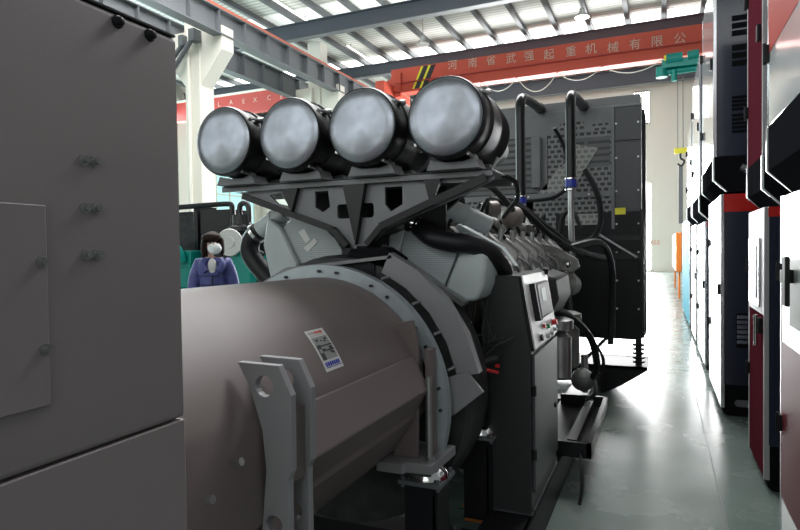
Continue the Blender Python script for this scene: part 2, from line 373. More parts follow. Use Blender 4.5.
for x, y, lb in ((423, 42, 'small pendant lamp above the left end of the red crane'), (582, 15, 'small pendant lamp above the middle of the red crane'), (582+33, 14, None)):
    if not lb: continue
    p = P(x, y, 26); t = thing('pendant_lamp', lb, 'lamp', p)
    MB().lathe([(-.1, .3), (-.04, .26), (.12, .12), (.3, .08)], p, (0, 0, 1), n=16).build('lamp_shade', 'bare_steel', t)
    MB().cyl(p+Vector((0, 0, .3)), (p.x, p.y, RZ-.2), .015, n=6).build('rod', 'stiff_grey', t)
# service pipes under the roof, bright conduit
tag(MB().box((-15.66, 21.5, 12.72), (-15.60, 25.0, 12.78), 'skylight').box((-15.64, 22.0, 12.78), (-15.62, 22.03, 13), 'beam_grey').box((-15.64, 24.5, 12.78), (-15.62, 24.53, 13), 'beam_grey').build('tube_light', 'skylight', smooth=False), 'long white tube light under the roof above the second cream column', 'lamp')
tag(MB().box((-15.60, 28.6, 12.72), (-15.54, 33.4, 12.78), 'skylight').box((-15.58, 29, 12.78), (-15.56, 29.03, 13), 'beam_grey').box((-15.58, 33, 12.78), (-15.56, 33.03, 13), 'beam_grey').build('tube_light', 'skylight', smooth=False), 'long white tube light under the roof beyond the second cream column', 'lamp')
# ------------------------------------------------------------------ main generator set
CX, CZ = -1.4, .89
G = thing('generator_set', 'large grey and black diesel generator set with four drum air filters on top', 'generator', (CX, 3.5, 0))
# skid
sk = MB()
for s in (-1, 1):
    xa, xb = (-.80, -.58) if s > 0 else (-2.22, -2.0)
    sk.box((xa, .5, 0), (xb, 7.2, .02)).box((xa, .5, .2), (xb, 7.2, .22)).box((xb-.14 if s > 0 else xa+.12, .5, .02), (xb-.12 if s > 0 else xa+.14, 7.2, .2)).box((xb-.02, .5, 0), (xb, 7.2, .22))
for y in (.6, 2.55, 3.9, 5.4, 7.0): sk.box((-2.2, y, .02), (-.6, y+.16, .2))
sk.build('skid_frame', 'black_satin', G, bevel=.004)
# radiator carrier plates beyond the rails
MB().prism([(-.12, .30), (-.12, .27), (-.38, .09), (-.56, 0), (-.80, 0), (-.80, .3)], 6.60, 6.63).prism([(-.12, .30), (-.12, .27), (-.38, .09), (-.56, 0), (-.80, 0), (-.80, .3)], 7.2, 7.23).box((-.85, 6.6, .27), (-.12, 7.3, .30)).box((-2.7, 6.6, .27), (-1.95, 7.3, .3)).box((-1.95, 6.7, .2), (-.85, 7.3, .3)).build('radiator_carrier', 'black_satin', G)
# battery tray at the side
tr = MB().box((-.43, 3.86, .22), (-.40, 5.16, .31)).box((-.62, 3.86, .22), (-.40, 3.89, .31)).box((-.78, 5.13, .22), (-.40, 5.16, .31)).box((-.62, 3.86, .215), (-.4, 5.16, .225))
tr.box((-.56, 3.95, .225), (-.5, 5.1, .30)).prism([(5.4, .22), (6.3, .22), (6.3, .24)], -.78, -.6, axis='X').build('side_tray', 'black_gloss', G)
# alternator
def body(sc=1.0):
    up = arc(CX, CZ, .545*sc, 26, 154, 30); lo = [(CX+s_*dx, z) for s_, dx, z in ((-1, .53, .80), (-1, .445, .755), (-1, .25, .60), (-1, .10, .53), (1, .10, .53), (1, .25, .60), (1, .41, .742), (1, .50, .88))]; return up+lo
al = MB(); secs = []
prof = body()
al.rings([[(x, y, z) for x, z in prof] for y in (.3, 2.12)])
al.rings([[(CX+(x-CX)*k, y, CZ+(z-CZ)*k) for x, z in prof] for y, k in ((2.10, .99), (2.14, 1.0), (2.28, 1.0))])
ALT = al.build('alternator', 'alt_paint', G, bevel=0)
# side rails of the alternator frame
for s in (1, -1):
    pr = [(CX+s*(x-CX), z) for x, z in [(-.905, 1.13), (-.84, 1.0), (-.90, .90), (-.95, .92), (-.95, 1.1)]]
    MB().prism(pr, 1.29, 2.18).build('side_rail', 'alt_paint', ALT, bevel=.006, smooth=False)
    fp = [(CX+s*(x-CX), z) for x, z in [(-1.055, 1.24), (-.905, 1.27), (-.885, 1.175), (-.885, .97), (-.89, .716), (-1.0, .716), (-.96, .85), (-.95, 1.09)]]
    MB().prism(fp, 2.17, 2.19).build('end_gusset', 'alt_paint', ALT, bevel=.003, smooth=False)
    MB().box((CX+s*.535, 2.2, .70), (CX+s*.555, 2.27, 1.15)).build('end_rib', 'alt_paint', ALT, smooth=False)
    MB().cyl((CX+s*.56, 2.17, .70), (CX+s*.56, 2.17, 1.05), .013).cyl((CX+s*.56, 2.17, .70), (CX+s*.56, 2.17, .735), .025, n=6).build('levelling_bolt', 'bare_steel', ALT)
    MB().prism([(CX+s*.365, 2.085), (CX+s*.48, 2.085), (CX+s*.485, 2.11), (CX+s*.59, 2.12), (CX+s*.60, 2.38), (CX+s*.40, 2.38)], .675, .715, axis='Z').build('mounting_foot', 'bracket_paint', ALT, bevel=.004, smooth=False)
# flange ring and bolts
MB().prism(arc(CX, CZ, .6, -25, 205, 60)+arc(CX, CZ, .535, 205, -25, 60), 2.28, 2.33).build('flange_ring', 'ring_metal', ALT)
fb = MB()
for k in list(range(-2, 23)):
    if k % 3 == 2: continue
    a = PI*k/20; p = (CX+.572*math.cos(a), CZ+.572*math.sin(a)); fb.cyl((p[0], 2.265, p[1]), (p[0], 2.28, p[1]), .007, n=6)
fb.build('flange_bolt', 'dark_metal', ALT)
# lifting / support bracket: two plates with round holes
def bracket(y, parent):
    left = [(-.969, 1.277), (-.931, 1.214), (-.897, 1.113), (-.887, 1.015), (-.903, .863), (-.94, .76), (-1.02, .55), (-1.02, .25)]
    right = [(-.822, .25), (-.822, 1.0), (-.812, 1.02), (-.810, 1.205), (-.846, 1.275)]
    MB().prism(left+right, y, y+.022, holes=[arc(-.889, 1.222, .026, 360, 0, 16)[:-1], arc(-.865, .882, .022, 360, 0, 16)[:-1]]).build('lifting_plate', 'bracket_paint', parent, bevel=.002, smooth=False)
bracket(1.18, ALT); bracket(1.268, ALT)
MB().box((-.90, 1.2, .3), (-.86, 1.27, 1.1)).box((-.87, 1.2, .98), (-.83, 1.27, 1.16)).build('lifting_web', 'alt_paint', ALT, smooth=False)
# data sticker on the shell
st = MB()
def sq(u0, u1, v0, v1, m, k):
    R_ = .5455+k*.0006; vs = []
    N = 4
    for j in range(N+1):
        v = v0+(v1-v0)*j/N; th = math.radians(48-16*v); sh = -.028*v
        for u in (u0, u1): vs.append((CX+R_*math.cos(th), 1.585+.108*u+sh, CZ+R_*math.sin(th)))
    st.add(vs, [(2*j, 2*j+1, 2*j+3, 2*j+2) for j in range(N)], m)
sq(0, 1, 0, 1, 'label_white', 1)
for a, b_, m in ((.10, .17, 'label_grey'), (.20, .27, 'label_grey'), (.30, .37, 'label_grey'), (.42, .52, 'label_red'), (.55, .65, 'label_red'), (.68, .84, 'label_red')): sq(a, b_, .05, .12, m, 2)
sq(.1, .85, .15, .165, 'label_grey', 2); sq(.08, .92, .2, .76, 'label_grey', 2)
rr = random.Random(4)
for i in range(10):
    a = rr.uniform(.1, .75); v = rr.uniform(.21, .68); sq(a, min(.92, a+rr.uniform(.08, .2)), v, min(.76, v+rr.uniform(.02, .07)), 'label_black', 3)
sq(.08, .92, .42, .455, 'label_black', 3); sq(.35, .92, .54, .575, 'label_black', 3); sq(.1, .3, .45, .76, 'label_black', 3); sq(.13, .27, .5, .6, 'label_grey', 4)
for k in range(7): sq(.1+.115*k, .1+.115*k+.09, .81, .9, 'label_blue', 3)
sq(.08, .94, .92, .935, 'label_blue', 3)
st.build('data_sticker', None, ALT, label='white sticker with red, black and blue print', smooth=False)
for y, z, k in ((.935, 1.19, 1), (1.07, 1.07, 1), (.96, 1.03, 1)):
    a = math.asin(max(-1, min(1, (z-CZ)/.545))); d = Vector((math.cos(a), 0, math.sin(a))); p = Vector((CX, y, CZ))+d*.54
    MB().cyl(p, p+d*.02, .010, n=6).build('drain_plug', 'bare_steel', ALT)
# terminal box over the near end
TB = MB().prism(rrect(-1.9, 1.212, -.9, 1.988, .012), .2, .925).build('terminal_box', 'grey_paint', G, smooth=True)
MB().box((-1.9, .2, 1.989), (-.90, .926, 1.993)).build('lid', 'dark_metal', TB)
MB().box((-1.897, .2, .4), (-.9005, .93, 1.2085)).build('lower_panel', 'grey_paint', TB, bevel=.003)
MB().box((-.9, .2, 1.31), (-.893, .634, 1.63)).build('access_cover', 'grey_paint', TB, bevel=.002)
def bolt(y, z, x=-.9, r=.008, m='bare_steel', l=.012):
    d = Vector((1, 0, 0)); MB().cyl((x, y, z), (x+.003, y, z), r*1.3, n=12).cyl((x+.003, y, z), (x+l, y, z), r*.8, n=6).build('bolt', m, TB)
for y, z in ((.623, 1.54), (.625, 1.401)): bolt(y, z, -.893, .007)
for z in (1.712, 1.63, 1.55):
    for y in (.708, .73): bolt(y, z, r=.0075)
for y in (.784, .858): MB().lathe([(0, .012), (.004, .012), (.006, .009), (.012, .008), (.014, .004)], (-.9, y, 1.971), (1, 0, 0), n=12).build('hole_plug', 'black_satin', TB)
# flexible coupling guard: polygonal ring of flat plates
gr = MB(); segs = [66, 53, 39, 25, 11]
for i in range(len(segs)-1):
    a0, a1 = segs[i], segs[i+1]; R1, R2 = .615, .712
    q = [(CX+r*math.cos(math.radians(a)), y, CZ+r*math.sin(math.radians(a))) for a in (a0, a1) for r in (R1, R2) for y in (2.40, 2.46)]
    gr.add(q, [(0, 2, 3, 1), (4, 5, 7, 6), (0, 4, 6, 2), (1, 3, 7, 5), (2, 6, 7, 3), (0, 1, 5, 4)])
for a in (62, 45, 30, 15):
    c, s = math.cos(math.radians(a)), math.sin(math.radians(a)); gr.cyl((CX+.61*c, 2.33, CZ+.61*s), (CX+.615*c, 2.42, CZ+.615*s), .006, n=8)
gr.build('coupling_guard', 'bracket_paint', G, smooth=False)
MB().prism([(-.87, .99), (-.745, 1.035), (-.675, .955), (-.80, .85)], 2.37, 2.39).prism([(-.87, .99), (-.80, .85), (-.90, .78)], 2.38, 2.40).build('guard_wing', 'bracket_paint', G, smooth=False)
MB().lathe([(0, .63), (.05, .645), (.30, .645), (.34, .56)], (CX, 2.44, CZ), n=48).build('flywheel_housing', 'engine_dark', G)
# black plates over the coupling that carry the filter frame
MB().prism([(-1.38, 1.50), (-1.335, 1.56), (-1.165, 1.567), (-1.085, 1.515), (-1.10, 1.49)], 2.46, 2.56).build('upper_bracket', 'base_black', G, smooth=False)
MB().prism([(-1.80, 1.405), (-1.665, 1.475), (-1.40, 1.50), (-1.10, 1.53), (-1.10, 1.515), (-1.40, 1.485), (-1.655, 1.46), (-1.78, 1.40)], 2.40, 2.46).build('guard_lip', 'bracket_paint', G, smooth=False)
MB().prism([(-1.78, 1.40), (-1.655, 1.46), (-1.40, 1.485), (-1.2, 1.49), (-1.2, 1.35), (-1.7, 1.30)], 2.43, 2.44).build('inner_shield', 'black_satin', G, smooth=False)
# mounts
def mount(x, y, z, nm, s=1.0):
    MB().lathe([(0, .075*s), (.004, .08*s), (.016, .078*s), (.05, .055*s), (.058, .045*s)], (x, y, z), (0, 0, 1), n=28).build('isolator', 'chrome', G, label='chrome bell shaped isolator')
    p = MB().box((x-.09, y-.09, z-.016), (x+.09, y+.09, z))
    for a in (-1, 1):
        for c in (-1, 1): p.cyl((x+.075*a, y+.075*c, z-.03), (x+.075*a, y+.075*c, z+.015), .008, n=6)
    p.build('mount_plate', 'stiff_grey', G)
    MB().box((x-.07, y-.07, .18), (x+.07, y+.07, z-.016)).prism([(y-.07, z-.05), (y+.3, .2), (y-.07, .2)], x+.05, x+.06, axis='X').build('mount_post', 'black_satin', G)
for s in (1, -1): mount(CX+s*.525, 2.23, .63, 'a', 1.15); mount(CX+s*.55, 2.93, .61, 'b', 1.1); MB().box((CX+s*.49, 2.85, .66), (CX+s*.61, 3.0, .90)).build('engine_foot', 'black_satin', G)
# engine
EB = MB().prism([(-1.72, .45), (-1.08, .45), (-1.0, .8), (-1.02, 1.15), (-1.25, 1.3), (-1.55, 1.3), (-1.78, 1.15), (-1.8, .8)], 2.75, 6.0).build('engine_block', 'engine_dark', G, bevel=.01)
for s in (1, -1):
    for k in range(8):
        y = 3.25+k*.34
        pr = [(CX+s*(x-CX), z) for x, z in [(-1.22, 1.36), (-.98, 1.10), (-.82, 1.30), (-1.06, 1.60)]]
        MB().prism(pr, y, y+.27).build('cylinder_head', 'engine_brown', EB, bevel=.03)
        pr = [(CX+s*(x-CX), z) for x, z in [(-1.10, 1.60), (-.84, 1.30), (-.79, 1.40), (-.86, 1.54), (-.99, 1.66)]]
        MB().prism(pr, y+.02, y+.25).build('valve_cover', 'engine_grey', EB, bevel=.03)
        MB().cyl((CX+s*.66, y+.135, 1.31), (CX+s*.50, y+.135, 1.13), .028, n=8).build('push_rod_tube', 'bare_steel', EB)
    MB().cyl((CX+s*.30, 3.1, 1.60), (CX+s*.30, 5.9, 1.60), .085).build('exhaust_manifold', 'engine_grey', EB)
    MB().cyl((CX+s*.56, 3.1, 1.12), (CX+s*.56, 5.8, 1.12), .05).build('fuel_rail', 'engine_grey', EB)
    MB().prism([(CX+s*.38, .5), (CX+s*.62, .62), (CX+s*.62, .98), (CX+s*.38, 1.08)], 3.3, 5.6).build('side_cover', 'engine_dark', EB, bevel=.02)
for k in range(8):
    MB().box((-1.62, 3.3+k*.33, 1.3), (-1.18, 3.52+k*.33, 1.52)).build('intake_runner', 'engine_grey', EB, bevel=.03)
MB().lathe([(0, .05), (.02, .09), (.12, .11), (.2, .09), (.24, .06)], (-1.15, 3.4, 1.72), (-.3, 1, 0), n=24).build('turbocharger', 'engine_brown', EB)
MB().lathe([(0, .05), (.02, .09), (.12, .11), (.2, .09), (.24, .06)], (-1.65, 3.4, 1.72), (-.35, 1, 0), n=24).build('turbocharger', 'engine_brown', EB)
for s in (1, -1):
    for k in range(8):
        y = 3.25+k*.34
        for dx, z in ((.46, 1.66), (.58, 1.50)):
            MB().cyl((CX+s*dx, y+.13, z-.06), (CX+s*(dx+.01), y+.13, z+.02), .018, n=8).build('cover_bolt', 'bare_steel', EB)
        MB().tube([(CX+s*.60, y+.02, 1.50), (CX+s*.67, y+.05, 1.44), (CX+s*.66, y+.12, 1.34), (CX+s*.58, y+.2, 1.28), (CX+s*.60, y+.3, 1.22)], .010, n=6, smooth=3).build('injector_line', 'bare_steel', EB)
        MB().lathe([(0, .02), (.01, .04), (.07, .042), (.08, .02)], (CX+s*.34, y+.13, 1.60), (s*.5, 0, 1), n=12).build('rocker_cap', 'engine_brown', EB)
hn = MB(); q = []
for k in range(40): q.append((-.79+.018*math.sin(k*1.9), 3.2+k*.05, 1.29+.018*math.cos(k*1.9)))
hn.tube(q, .012, n=6, smooth=2); hn.build('wiring_harness', 'engine_grey', EB)
hn = MB()
for k in range(9):
    rr_ = random.Random(k); y = 3.1+k*.28; x = -1.0-.1*rr_.random()
    hn.tube([(x, y, 1.66), (x+.06, y+.1, 1.78+.08*rr_.random()), (x+.02, y+.25, 1.74), (x+.12*rr_.random(), y+.4, 1.62)], .012+.008*rr_.random(), n=7)
hn.build('hose_bundle', 'black_rubber', EB)
for k in range(5):
    y = 3.5+k*.42
    MB().lathe([(0, .03), (.015, .055), (.08, .055), (.1, .03)], (-1.08, y, 1.68), (.6, .3, .5), n=14).build('thermostat_housing', 'engine_grey', EB)
# timing / front gear case lumps near radiator side
MB().prism([(-1.9, .5), (-.90, .5), (-.80, .9), (-.82, 1.25), (-.90, 1.45), (-1.2, 1.5), (-1.9, 1.45)], 5.95, 6.15).build('gear_case', 'engine_dark', EB, bevel=.02)
MB().lathe([(0, .06), (.02, .09), (.12, .09), (.14, .06)], (-.74, 5.2, 1.25), (.3, 1, -.2), n=20).build('water_pump', 'engine_grey', EB)
MB().prism([(-.98, 1.52), (-.80, 1.38), (-.66, 1.35), (-.60, 1.39), (-.62, 1.46), (-.78, 1.56), (-.94, 1.60)], 5.0, 5.06, holes=[arc(-.70, 1.42, .035, 360, 0, 16)[:-1]]).build('lifting_eye', 'engine_grey', EB, bevel=.005)
for k, (x, y) in enumerate(((-.66, 4.3), (-.66, 4.75))):
    MB().lathe([(0, .07), (.02, .085), (.30, .085), (.33, .05)], (x, y, .62), (0, 0, 1), n=20).lathe([(.33, .04), (.36, .1), (.42, .1), (.44, .05)], (x, y, .62), (0, 0, 1), n=20).build('oil_filter', 'bare_steel' if k == 0 else 'engine_grey', EB)
MB().prism([(-.86, 1.24), (-.66, 1.1), (-.60, 1.22), (-.62, 1.36), (-.8, 1.42)], 3.9, 4.5).build('fuel_cooler', 'engine_dark', EB, bevel=.02)
MB().lathe([(0, .05), (.01, .095), (.05, .095), (.06, .06), (.22, .055)], (-.60, 5.15, .43), (-.1, 1, .1), n=20).cyl((-.6, 5.3, .3), (-.6, 5.3, .62), .03).build('drain_valve', 'bare_steel', G)
# aftercoolers on each bank
AR = [(-1.169, 1.647), (-1.03, 1.635), (-.881, 1.568), (-.965, 1.369), (-1.198, 1.517)]
ac = MB().prism(AR, 2.72, 3.15).build('aftercooler', 'ribbed_grey', G, bevel=.006)
MB().prism([(-1.246, 1.629), (-1.163, 1.652), (-1.198, 1.522), (-1.253, 1.563)], 2.70, 3.1).build('end_tank', 'blue_grey', ac, bevel=.006)
MB().prism([(-.955, 1.366), (-.868, 1.562), (-.80, 1.55), (-.752, 1.518), (-.748, 1.48), (-.762, 1.381), (-.785, 1.325), (-.81, 1.306), (-.849, 1.304)], 2.70, 3.1).build('end_tank', 'blue_grey', ac, bevel=.014)
MB().prism([(-1.28, 1.562), (-.86, 1.282), (-.842, 1.288), (-.842, 1.302), (-1.27, 1.582)], 2.66, 2.72).build('mounting_bar', 'bare_steel', ac, smooth=False)
MB().add([(-1.063, 2.715, 1.612), (-.998, 2.715, 1.592), (-.985, 2.715, 1.57), (-1.043, 2.715, 1.568)], [(3, 2, 1, 0)], 'label_white').build('paper_label', None, ac, label='white paper label')
AL = [(-1.913, 1.678), (-1.80, 1.484), (-1.532, 1.485), (-1.53, 1.56), (-1.572, 1.621), (-1.675, 1.709), (-1.788, 1.766)]
ac = MB().prism(AL, 2.72, 3.15).build('aftercooler', 'ribbed_grey', G, bevel=.006)
MB().prism([(-1.985, 1.741), (-1.90, 1.69), (-1.785, 1.484), (-1.84, 1.38), (-1.97, 1.40), (-2.016, 1.591)], 2.69, 3.1).build('end_tank', 'blue_grey', ac, bevel=.014)
MB().add([(-1.796, 2.715, 1.658), (-1.757, 2.715, 1.678), (-1.721, 2.715, 1.613), (-1.753, 2.715, 1.597)], [(0, 3, 2, 1)], 'label_white').build('paper_label', None, ac, label='upper white paper label')
MB().add([(-1.766, 2.715, 1.571), (-1.696, 2.715, 1.623), (-1.677, 2.715, 1.601), (-1.741, 2.715, 1.549)], [(0, 3, 2, 1)], 'label_white').build('paper_label', None, ac, label='lower white paper label')
# hoses
hs = MB().tube([(-1.16, 2.75, 1.685), (-1.10, 2.74, 1.665), (-1.0, 2.66, 1.612), (-.90, 2.66, 1.585), (-.82, 2.70, 1.575), (-.755, 2.82, 1.53), (-.735, 2.97, 1.46), (-.74, 3.0, 1.40)], .048, n=18).build('coolant_hose', 'black_rubber', G)
MB().cyl((-1.40, 2.80, 1.63), (-1.12, 2.75, 1.675), .036, 'bare_steel').lathe([(0, .052), (.018, .052)], (-1.135, 2.75, 1.677), (1, 0, -.25), m='chrome').lathe([(0, .054), (.018, .054)], (-1.10, 2.74, 1.668), (1, 0, -.25), m='chrome').build('pipe_stub', None, G)
MB().tube([(-1.94, 2.8, 1.775), (-2.03, 2.8, 1.725), (-2.11, 2.8, 1.68)], .052, n=16).lathe([(0, .056), (.018, .056)], (-2.02, 2.8, 1.732), (1, 0, .5)).build('charge_air_pipe', 'blue_grey', G)
MB().tube([(-2.12, 2.8, 1.675), (-2.18, 2.8, 1.62), (-2.19, 2.8, 1.55), (-2.14, 2.8, 1.48), (-2.02, 2.8, 1.36)], .055, n=16).build('charge_air_hose', 'black_rubber', G)
MB().lathe([(0, .061), (.022, .061)], (-2.13, 2.8, 1.668), (-.7, 0, -.5), m='chrome').build('hose_clamp', None, G)
MB().cyl((-1.06, 3.05, 1.785), (-.87, 3.2, 1.68), .052).lathe([(0, .057), (.015, .057)], (-.98, 3.115, 1.74), (.19, .15, -.105)).cyl((-1.10, 3.02, 1.80), (-1.06, 3.05, 1.785), .035).build('charge_air_pipe', 'blue_grey', G)
MB().prism([(-1.05, 1.70), (-.80, 1.56), (-.72, 1.45), (-.86, 1.50), (-1.1, 1.62)], 3.2, 3.3).build('manifold_cover', 'blue_grey', EB, bevel=.01)
# air filters
CAPX = [-.822, -1.215, -1.60, -1.992]
for i, x in enumerate(CAPX):
    z = 2.108
    fl = MB().lathe([(.012, .155), (.004, .168), (.02, .174), (.045, .174), (.05, .168), (.12, .170), (.13, .178), (.155, .178), (.16, .171), (.28, .173)]
                    + [(.29+.02*k, (.178 if k % 2 else .170)-.0015*k) for k in range(11)]+[(.52, .15), (.56, .10), (.58, .09)], (x, 2.35, z), n=48).build('air_filter', 'filter_black', G)
    MB().lathe([(-.010, .001), (-.009, .06), (-.004, .12), (-.001, .152), (.006, .163), (.016, .165), (.018, .155)], (x, 2.345, z), n=48).build('end_cap', 'cap_metal', fl, label='dull metal end cap')
    MB().lathe([(0, .095), (.0, .12), (.06, .125), (.10, .11), (.12, .075), (.3, .07)], (x, 2.90, z-.02), n=24).build('outlet_duct', 'rad_grey', fl)
    for a in (35, 150, -60, 215):
        d = Vector((math.cos(math.radians(a)), 0, math.sin(math.radians(a)))); c = Vector((x, 2.35, z))+d*.178
        MB().cyl(c+Vector((0, .03, 0)), c+Vector((0, .10, 0))+d*.01, .008, n=6).cyl(c+Vector((0, .09, 0)), c+Vector((0, .12, 0))+d*.015, .014, n=8).build('latch', 'bare_steel', fl)
    MB().prism([(x-.12, 1.90), (x+.12, 1.90), (x+.10, 1.945), (x+.05, 1.93), (x-.05, 1.93), (x-.10, 1.945)], 2.44, 2.56).prism([(x-.12, 1.90), (x+.12, 1.90), (x+.10, 1.945), (x-.1, 1.945)], 2.68, 2.74).build('saddle', 'rad_grey', fl)
    MB().tube([(x, 3.18, z-.02), (x*.6+CX*.4, 3.3, 2.02), (x*.3+CX*.7, 3.15, 1.85)], .07, n=14).build('intake_duct', 'black_rubber', fl)
# filter frame
FR = MB().box((-2.13, 2.5, 1.87), (-.662, 2.505, 1.898)).box((-2.13, 2.5, 1.893), (-.662, 2.9, 1.9)).box((-2.13, 2.88, 1.86), (-.662, 2.9, 1.9)).build('filter_frame', 'rad_grey', G, smooth=False)
outer = [(-2.08, 1.87), (-1.98, 1.855), (-1.91, 1.79), (-1.702, 1.745), (-1.46, 1.655), (-1.40, 1.575), (-1.27, 1.575), (-1.20, 1.65), (-.964, 1.735), (-.79, 1.80), (-.67, 1.855), (-.665, 1.87)]
holes = [[(-1.575, 1.85), (-1.50, 1.85), (-1.49, 1.77), (-1.53, 1.745), (-1.575, 1.77)][::-1],
         rrect(-1.45, 1.71, -1.375, 1.78, .015)[::-1], rrect(-1.325, 1.71, -1.25, 1.78, .015)[::-1],
         [(-1.19, 1.85), (-1.10, 1.85), (-1.10, 1.765), (-1.16, 1.735), (-1.19, 1.77)][::-1],
         [(-1.85, 1.845), (-1.78, 1.855), (-1.735, 1.785), (-1.80, 1.80)][::-1],
         [(-.97, 1.855), (-.78, 1.85), (-.80, 1.825), (-.95, 1.765)][::-1]]
MB().prism(outer, 2.535, 2.55, holes=holes).build('gusset_panel', 'rad_grey', FR, smooth=False)
db = MB()
def bar2(p, q, w, y0, y1):
    p = Vector((p[0], 0, p[1])); q = Vector((q[0], 0, q[1])); d = (q-p).normalized(); nn = Vector((-d.z, 0, d.x))*w
    db.prism([((p+nn).x, (p+nn).z), ((p-nn).x, (p-nn).z), ((q-nn).x, (q-nn).z), ((q+nn).x, (q+nn).z)], y0, y1)
bar2((-2.0, 1.845), (-1.46, 1.655), .014, 2.5, 2.56); bar2((-1.46, 1.655), (-1.385, 1.575), .014, 2.5, 2.56)
bar2((-.69, 1.865), (-1.20, 1.665), .016, 2.49, 2.56); bar2((-1.20, 1.665), (-1.28, 1.58), .014, 2.5, 2.56)
db.prism([(-1.40, 1.87), (-1.28, 1.87), (-1.335, 1.58)], 2.50, 2.53).prism([(-1.76, 1.87), (-1.66, 1.87), (-1.70, 1.75)], 2.505, 2.53).prism([(-.98, 1.87), (-.9, 1.87), (-.95, 1.75)], 2.505, 2.53).build('diagonal_strut', 'black_gloss', FR, smooth=False)
for y in (2.86,):
    MB().prism([(-1.95, 1.87), (-1.85, 1.87), (-1.35, 1.55), (-1.45, 1.55)], y, y+.03).prism([(-.95, 1.87), (-.85, 1.87), (-1.25, 1.55), (-1.33, 1.55)], y, y+.03).box((-1.36, 2.56, 1.55), (-1.3, 2.86, 1.87)).build('rear_strut', 'black_satin', FR, smooth=False)
MB().box((-1.88, 2.80, 1.62), (-.98, 2.82, 1.868)).build('dark_backing', 'black_satin', FR)  # black sheet added for the darkness behind the gusset holes
MB().tube([(-.68, 2.75, 1.90), (-.63, 2.8, 1.87), (-.64, 2.9, 1.80), (-.70, 3.0, 1.76), (-.76, 3.1, 1.72)], .012, n=8).cyl((-.69, 2.6, 1.905), (-.66, 2.6, 1.96), .008, 'bare_steel').build('grab_wire', 'black_satin', FR)
# control cabinet beside the engine
CC = MB().prism([(-.832, .23), (-.585, .23), (-.585, 1.04), (-.645, 1.42), (-.832, 1.415)], 2.91, 3.66).build('control_cabinet', 'cabinet_black', G, bevel=.005, smooth=False)
MB().box((-.585, 2.935, .33), (-.570, 3.64, 1.02)).build('cabinet_door', 'rad_dark', CC, bevel=.004)
# sloped panel: outward direction
pa, pb = Vector((-.570, 0, 1.045)), Vector((-.632, 0, 1.415)); e = (pb-pa).normalized(); nrm = Vector((e.z, 0, -e.x))
if nrm.x < 0: nrm = -nrm
def onp(y0, y1, t0, t1, d0, d1, m, name, bev=0, **k):
    q = [pa+e*t+nrm*d+Vector((0, y, 0)) for t in (t0, t1) for d in (d0, d1) for y in (y0, y1)]
    return MB().add(q, [(0, 1, 3, 2), (4, 6, 7, 5), (0, 2, 6, 4), (1, 5, 7, 3), (0, 4, 5, 1), (2, 3, 7, 6)], m).build(name, None, CC, bevel=bev, **k)
onp(2.95, 3.64, 0, .375, -.012, 0, 'panel_white', 'control_panel', .002, label='white sloping control panel')
onp(2.91, 2.945, 0, .375, -.012, .004, 'black_satin', 'panel_edge')
onp(3.10, 3.45, .135, .325, 0, .035, 'display', 'controller', .012)
onp(3.18, 3.30, .22, .29, .036, .037, 'screen', 'controller_screen')
onp(3.07, 3.13, .13, .325, 0, .03, 'black_satin', 'controller_side')
def knob(y, t, r, m, name, l=.02):
    c = pa+e*t+Vector((0, y, 0)); MB().cyl(c, c+nrm*.006, r*1.4, 'bare_steel').cyl(c+nrm*.006, c+nrm*l, r, m).build(name, None, CC)
knob(3.50, .075, .016, 'red', 'emergency_stop', .035); knob(3.34, .07, .012, 'green', 'start_button'); knob(3.22, .085, .011, 'red', 'stop_button')
knob(3.10, .04, .017, 'black_satin', 'key_switch'); knob(3.3, .02, .010, 'bare_steel', 'switch'); knob(3.42, .02, .012, 'bare_steel', 'switch'); knob(3.54, .03, .01, 'bare_steel', 'switch')
c = pa+e*.375+Vector((0, 3.58, 0)); MB().cyl(c-e*.02, c+e*.012+nrm*.01, .016).build('panel_latch', 'black_satin', CC)
for z in (.50, .82): MB().cyl((-.572, 2.925, z), (-.572, 2.925, z+.05), .012).build('hinge', 'black_satin', CC)
MB().box((-.57, 3.5, .62), (-.555, 3.56, .645)).build('door_handle', 'black_satin', CC, bevel=.003)
MB().box((-.60, 2.93, .235), (-.575, 3.65, .25)).box((-.82, 2.90, .225), (-.58, 3.68, .235)).build('plinth', 'rad_dark', CC)
# radiator
RY = 6.7
RD = MB().box((-2.63, RY, .57), (-.175, RY+.62, 3.06), 'rad_dark').build('radiator', None, G, bevel=.01, smooth=False)
MB().prism([(-2.63, 3.05), (-.16, 3.05), (-.14, 2.99), (-.14, .60), (-.16, .57), (-.20, .57), (-.20, 3.0), (-2.63, 3.0)], RY+.28, RY+.64).build('rear_frame', 'black_satin', RD, smooth=False)
MB().box((-2.64, RY+.05, 3.06), (-.185, RY+.6, 3.17)).box((-2.64, RY-.01, 3.03), (-.185, RY+.05, 3.06)).build('header_tank', 'rad_grey', RD, bevel=.01, smooth=False)
MB().box((-2.6, RY-.015, 2.99), (-.44, RY, 3.04)).box((-2.6, RY-.02, 2.80), (-.46, RY, 2.99)).build('top_panel', 'rad_grey', RD, smooth=False)
MB().box((-.435, RY-.02, 2.68), (-.18, RY, 2.98)).box((-.435, RY-.012, 1.72), (-.18, RY, 2.66)).build('side_panel', 'rad_dark', RD, bevel=.003, smooth=False)
MB().box((-.47, RY-.035, 1.75), (-.44, RY, 3.02)).box((-1.24, RY-.03, 2.82), (-1.14, RY, 2.2)).box((-2.4, RY-.035, 2.1), (-.47, RY-.005, 2.16)).build('guard_frame', 'rad_grey', RD, smooth=False)
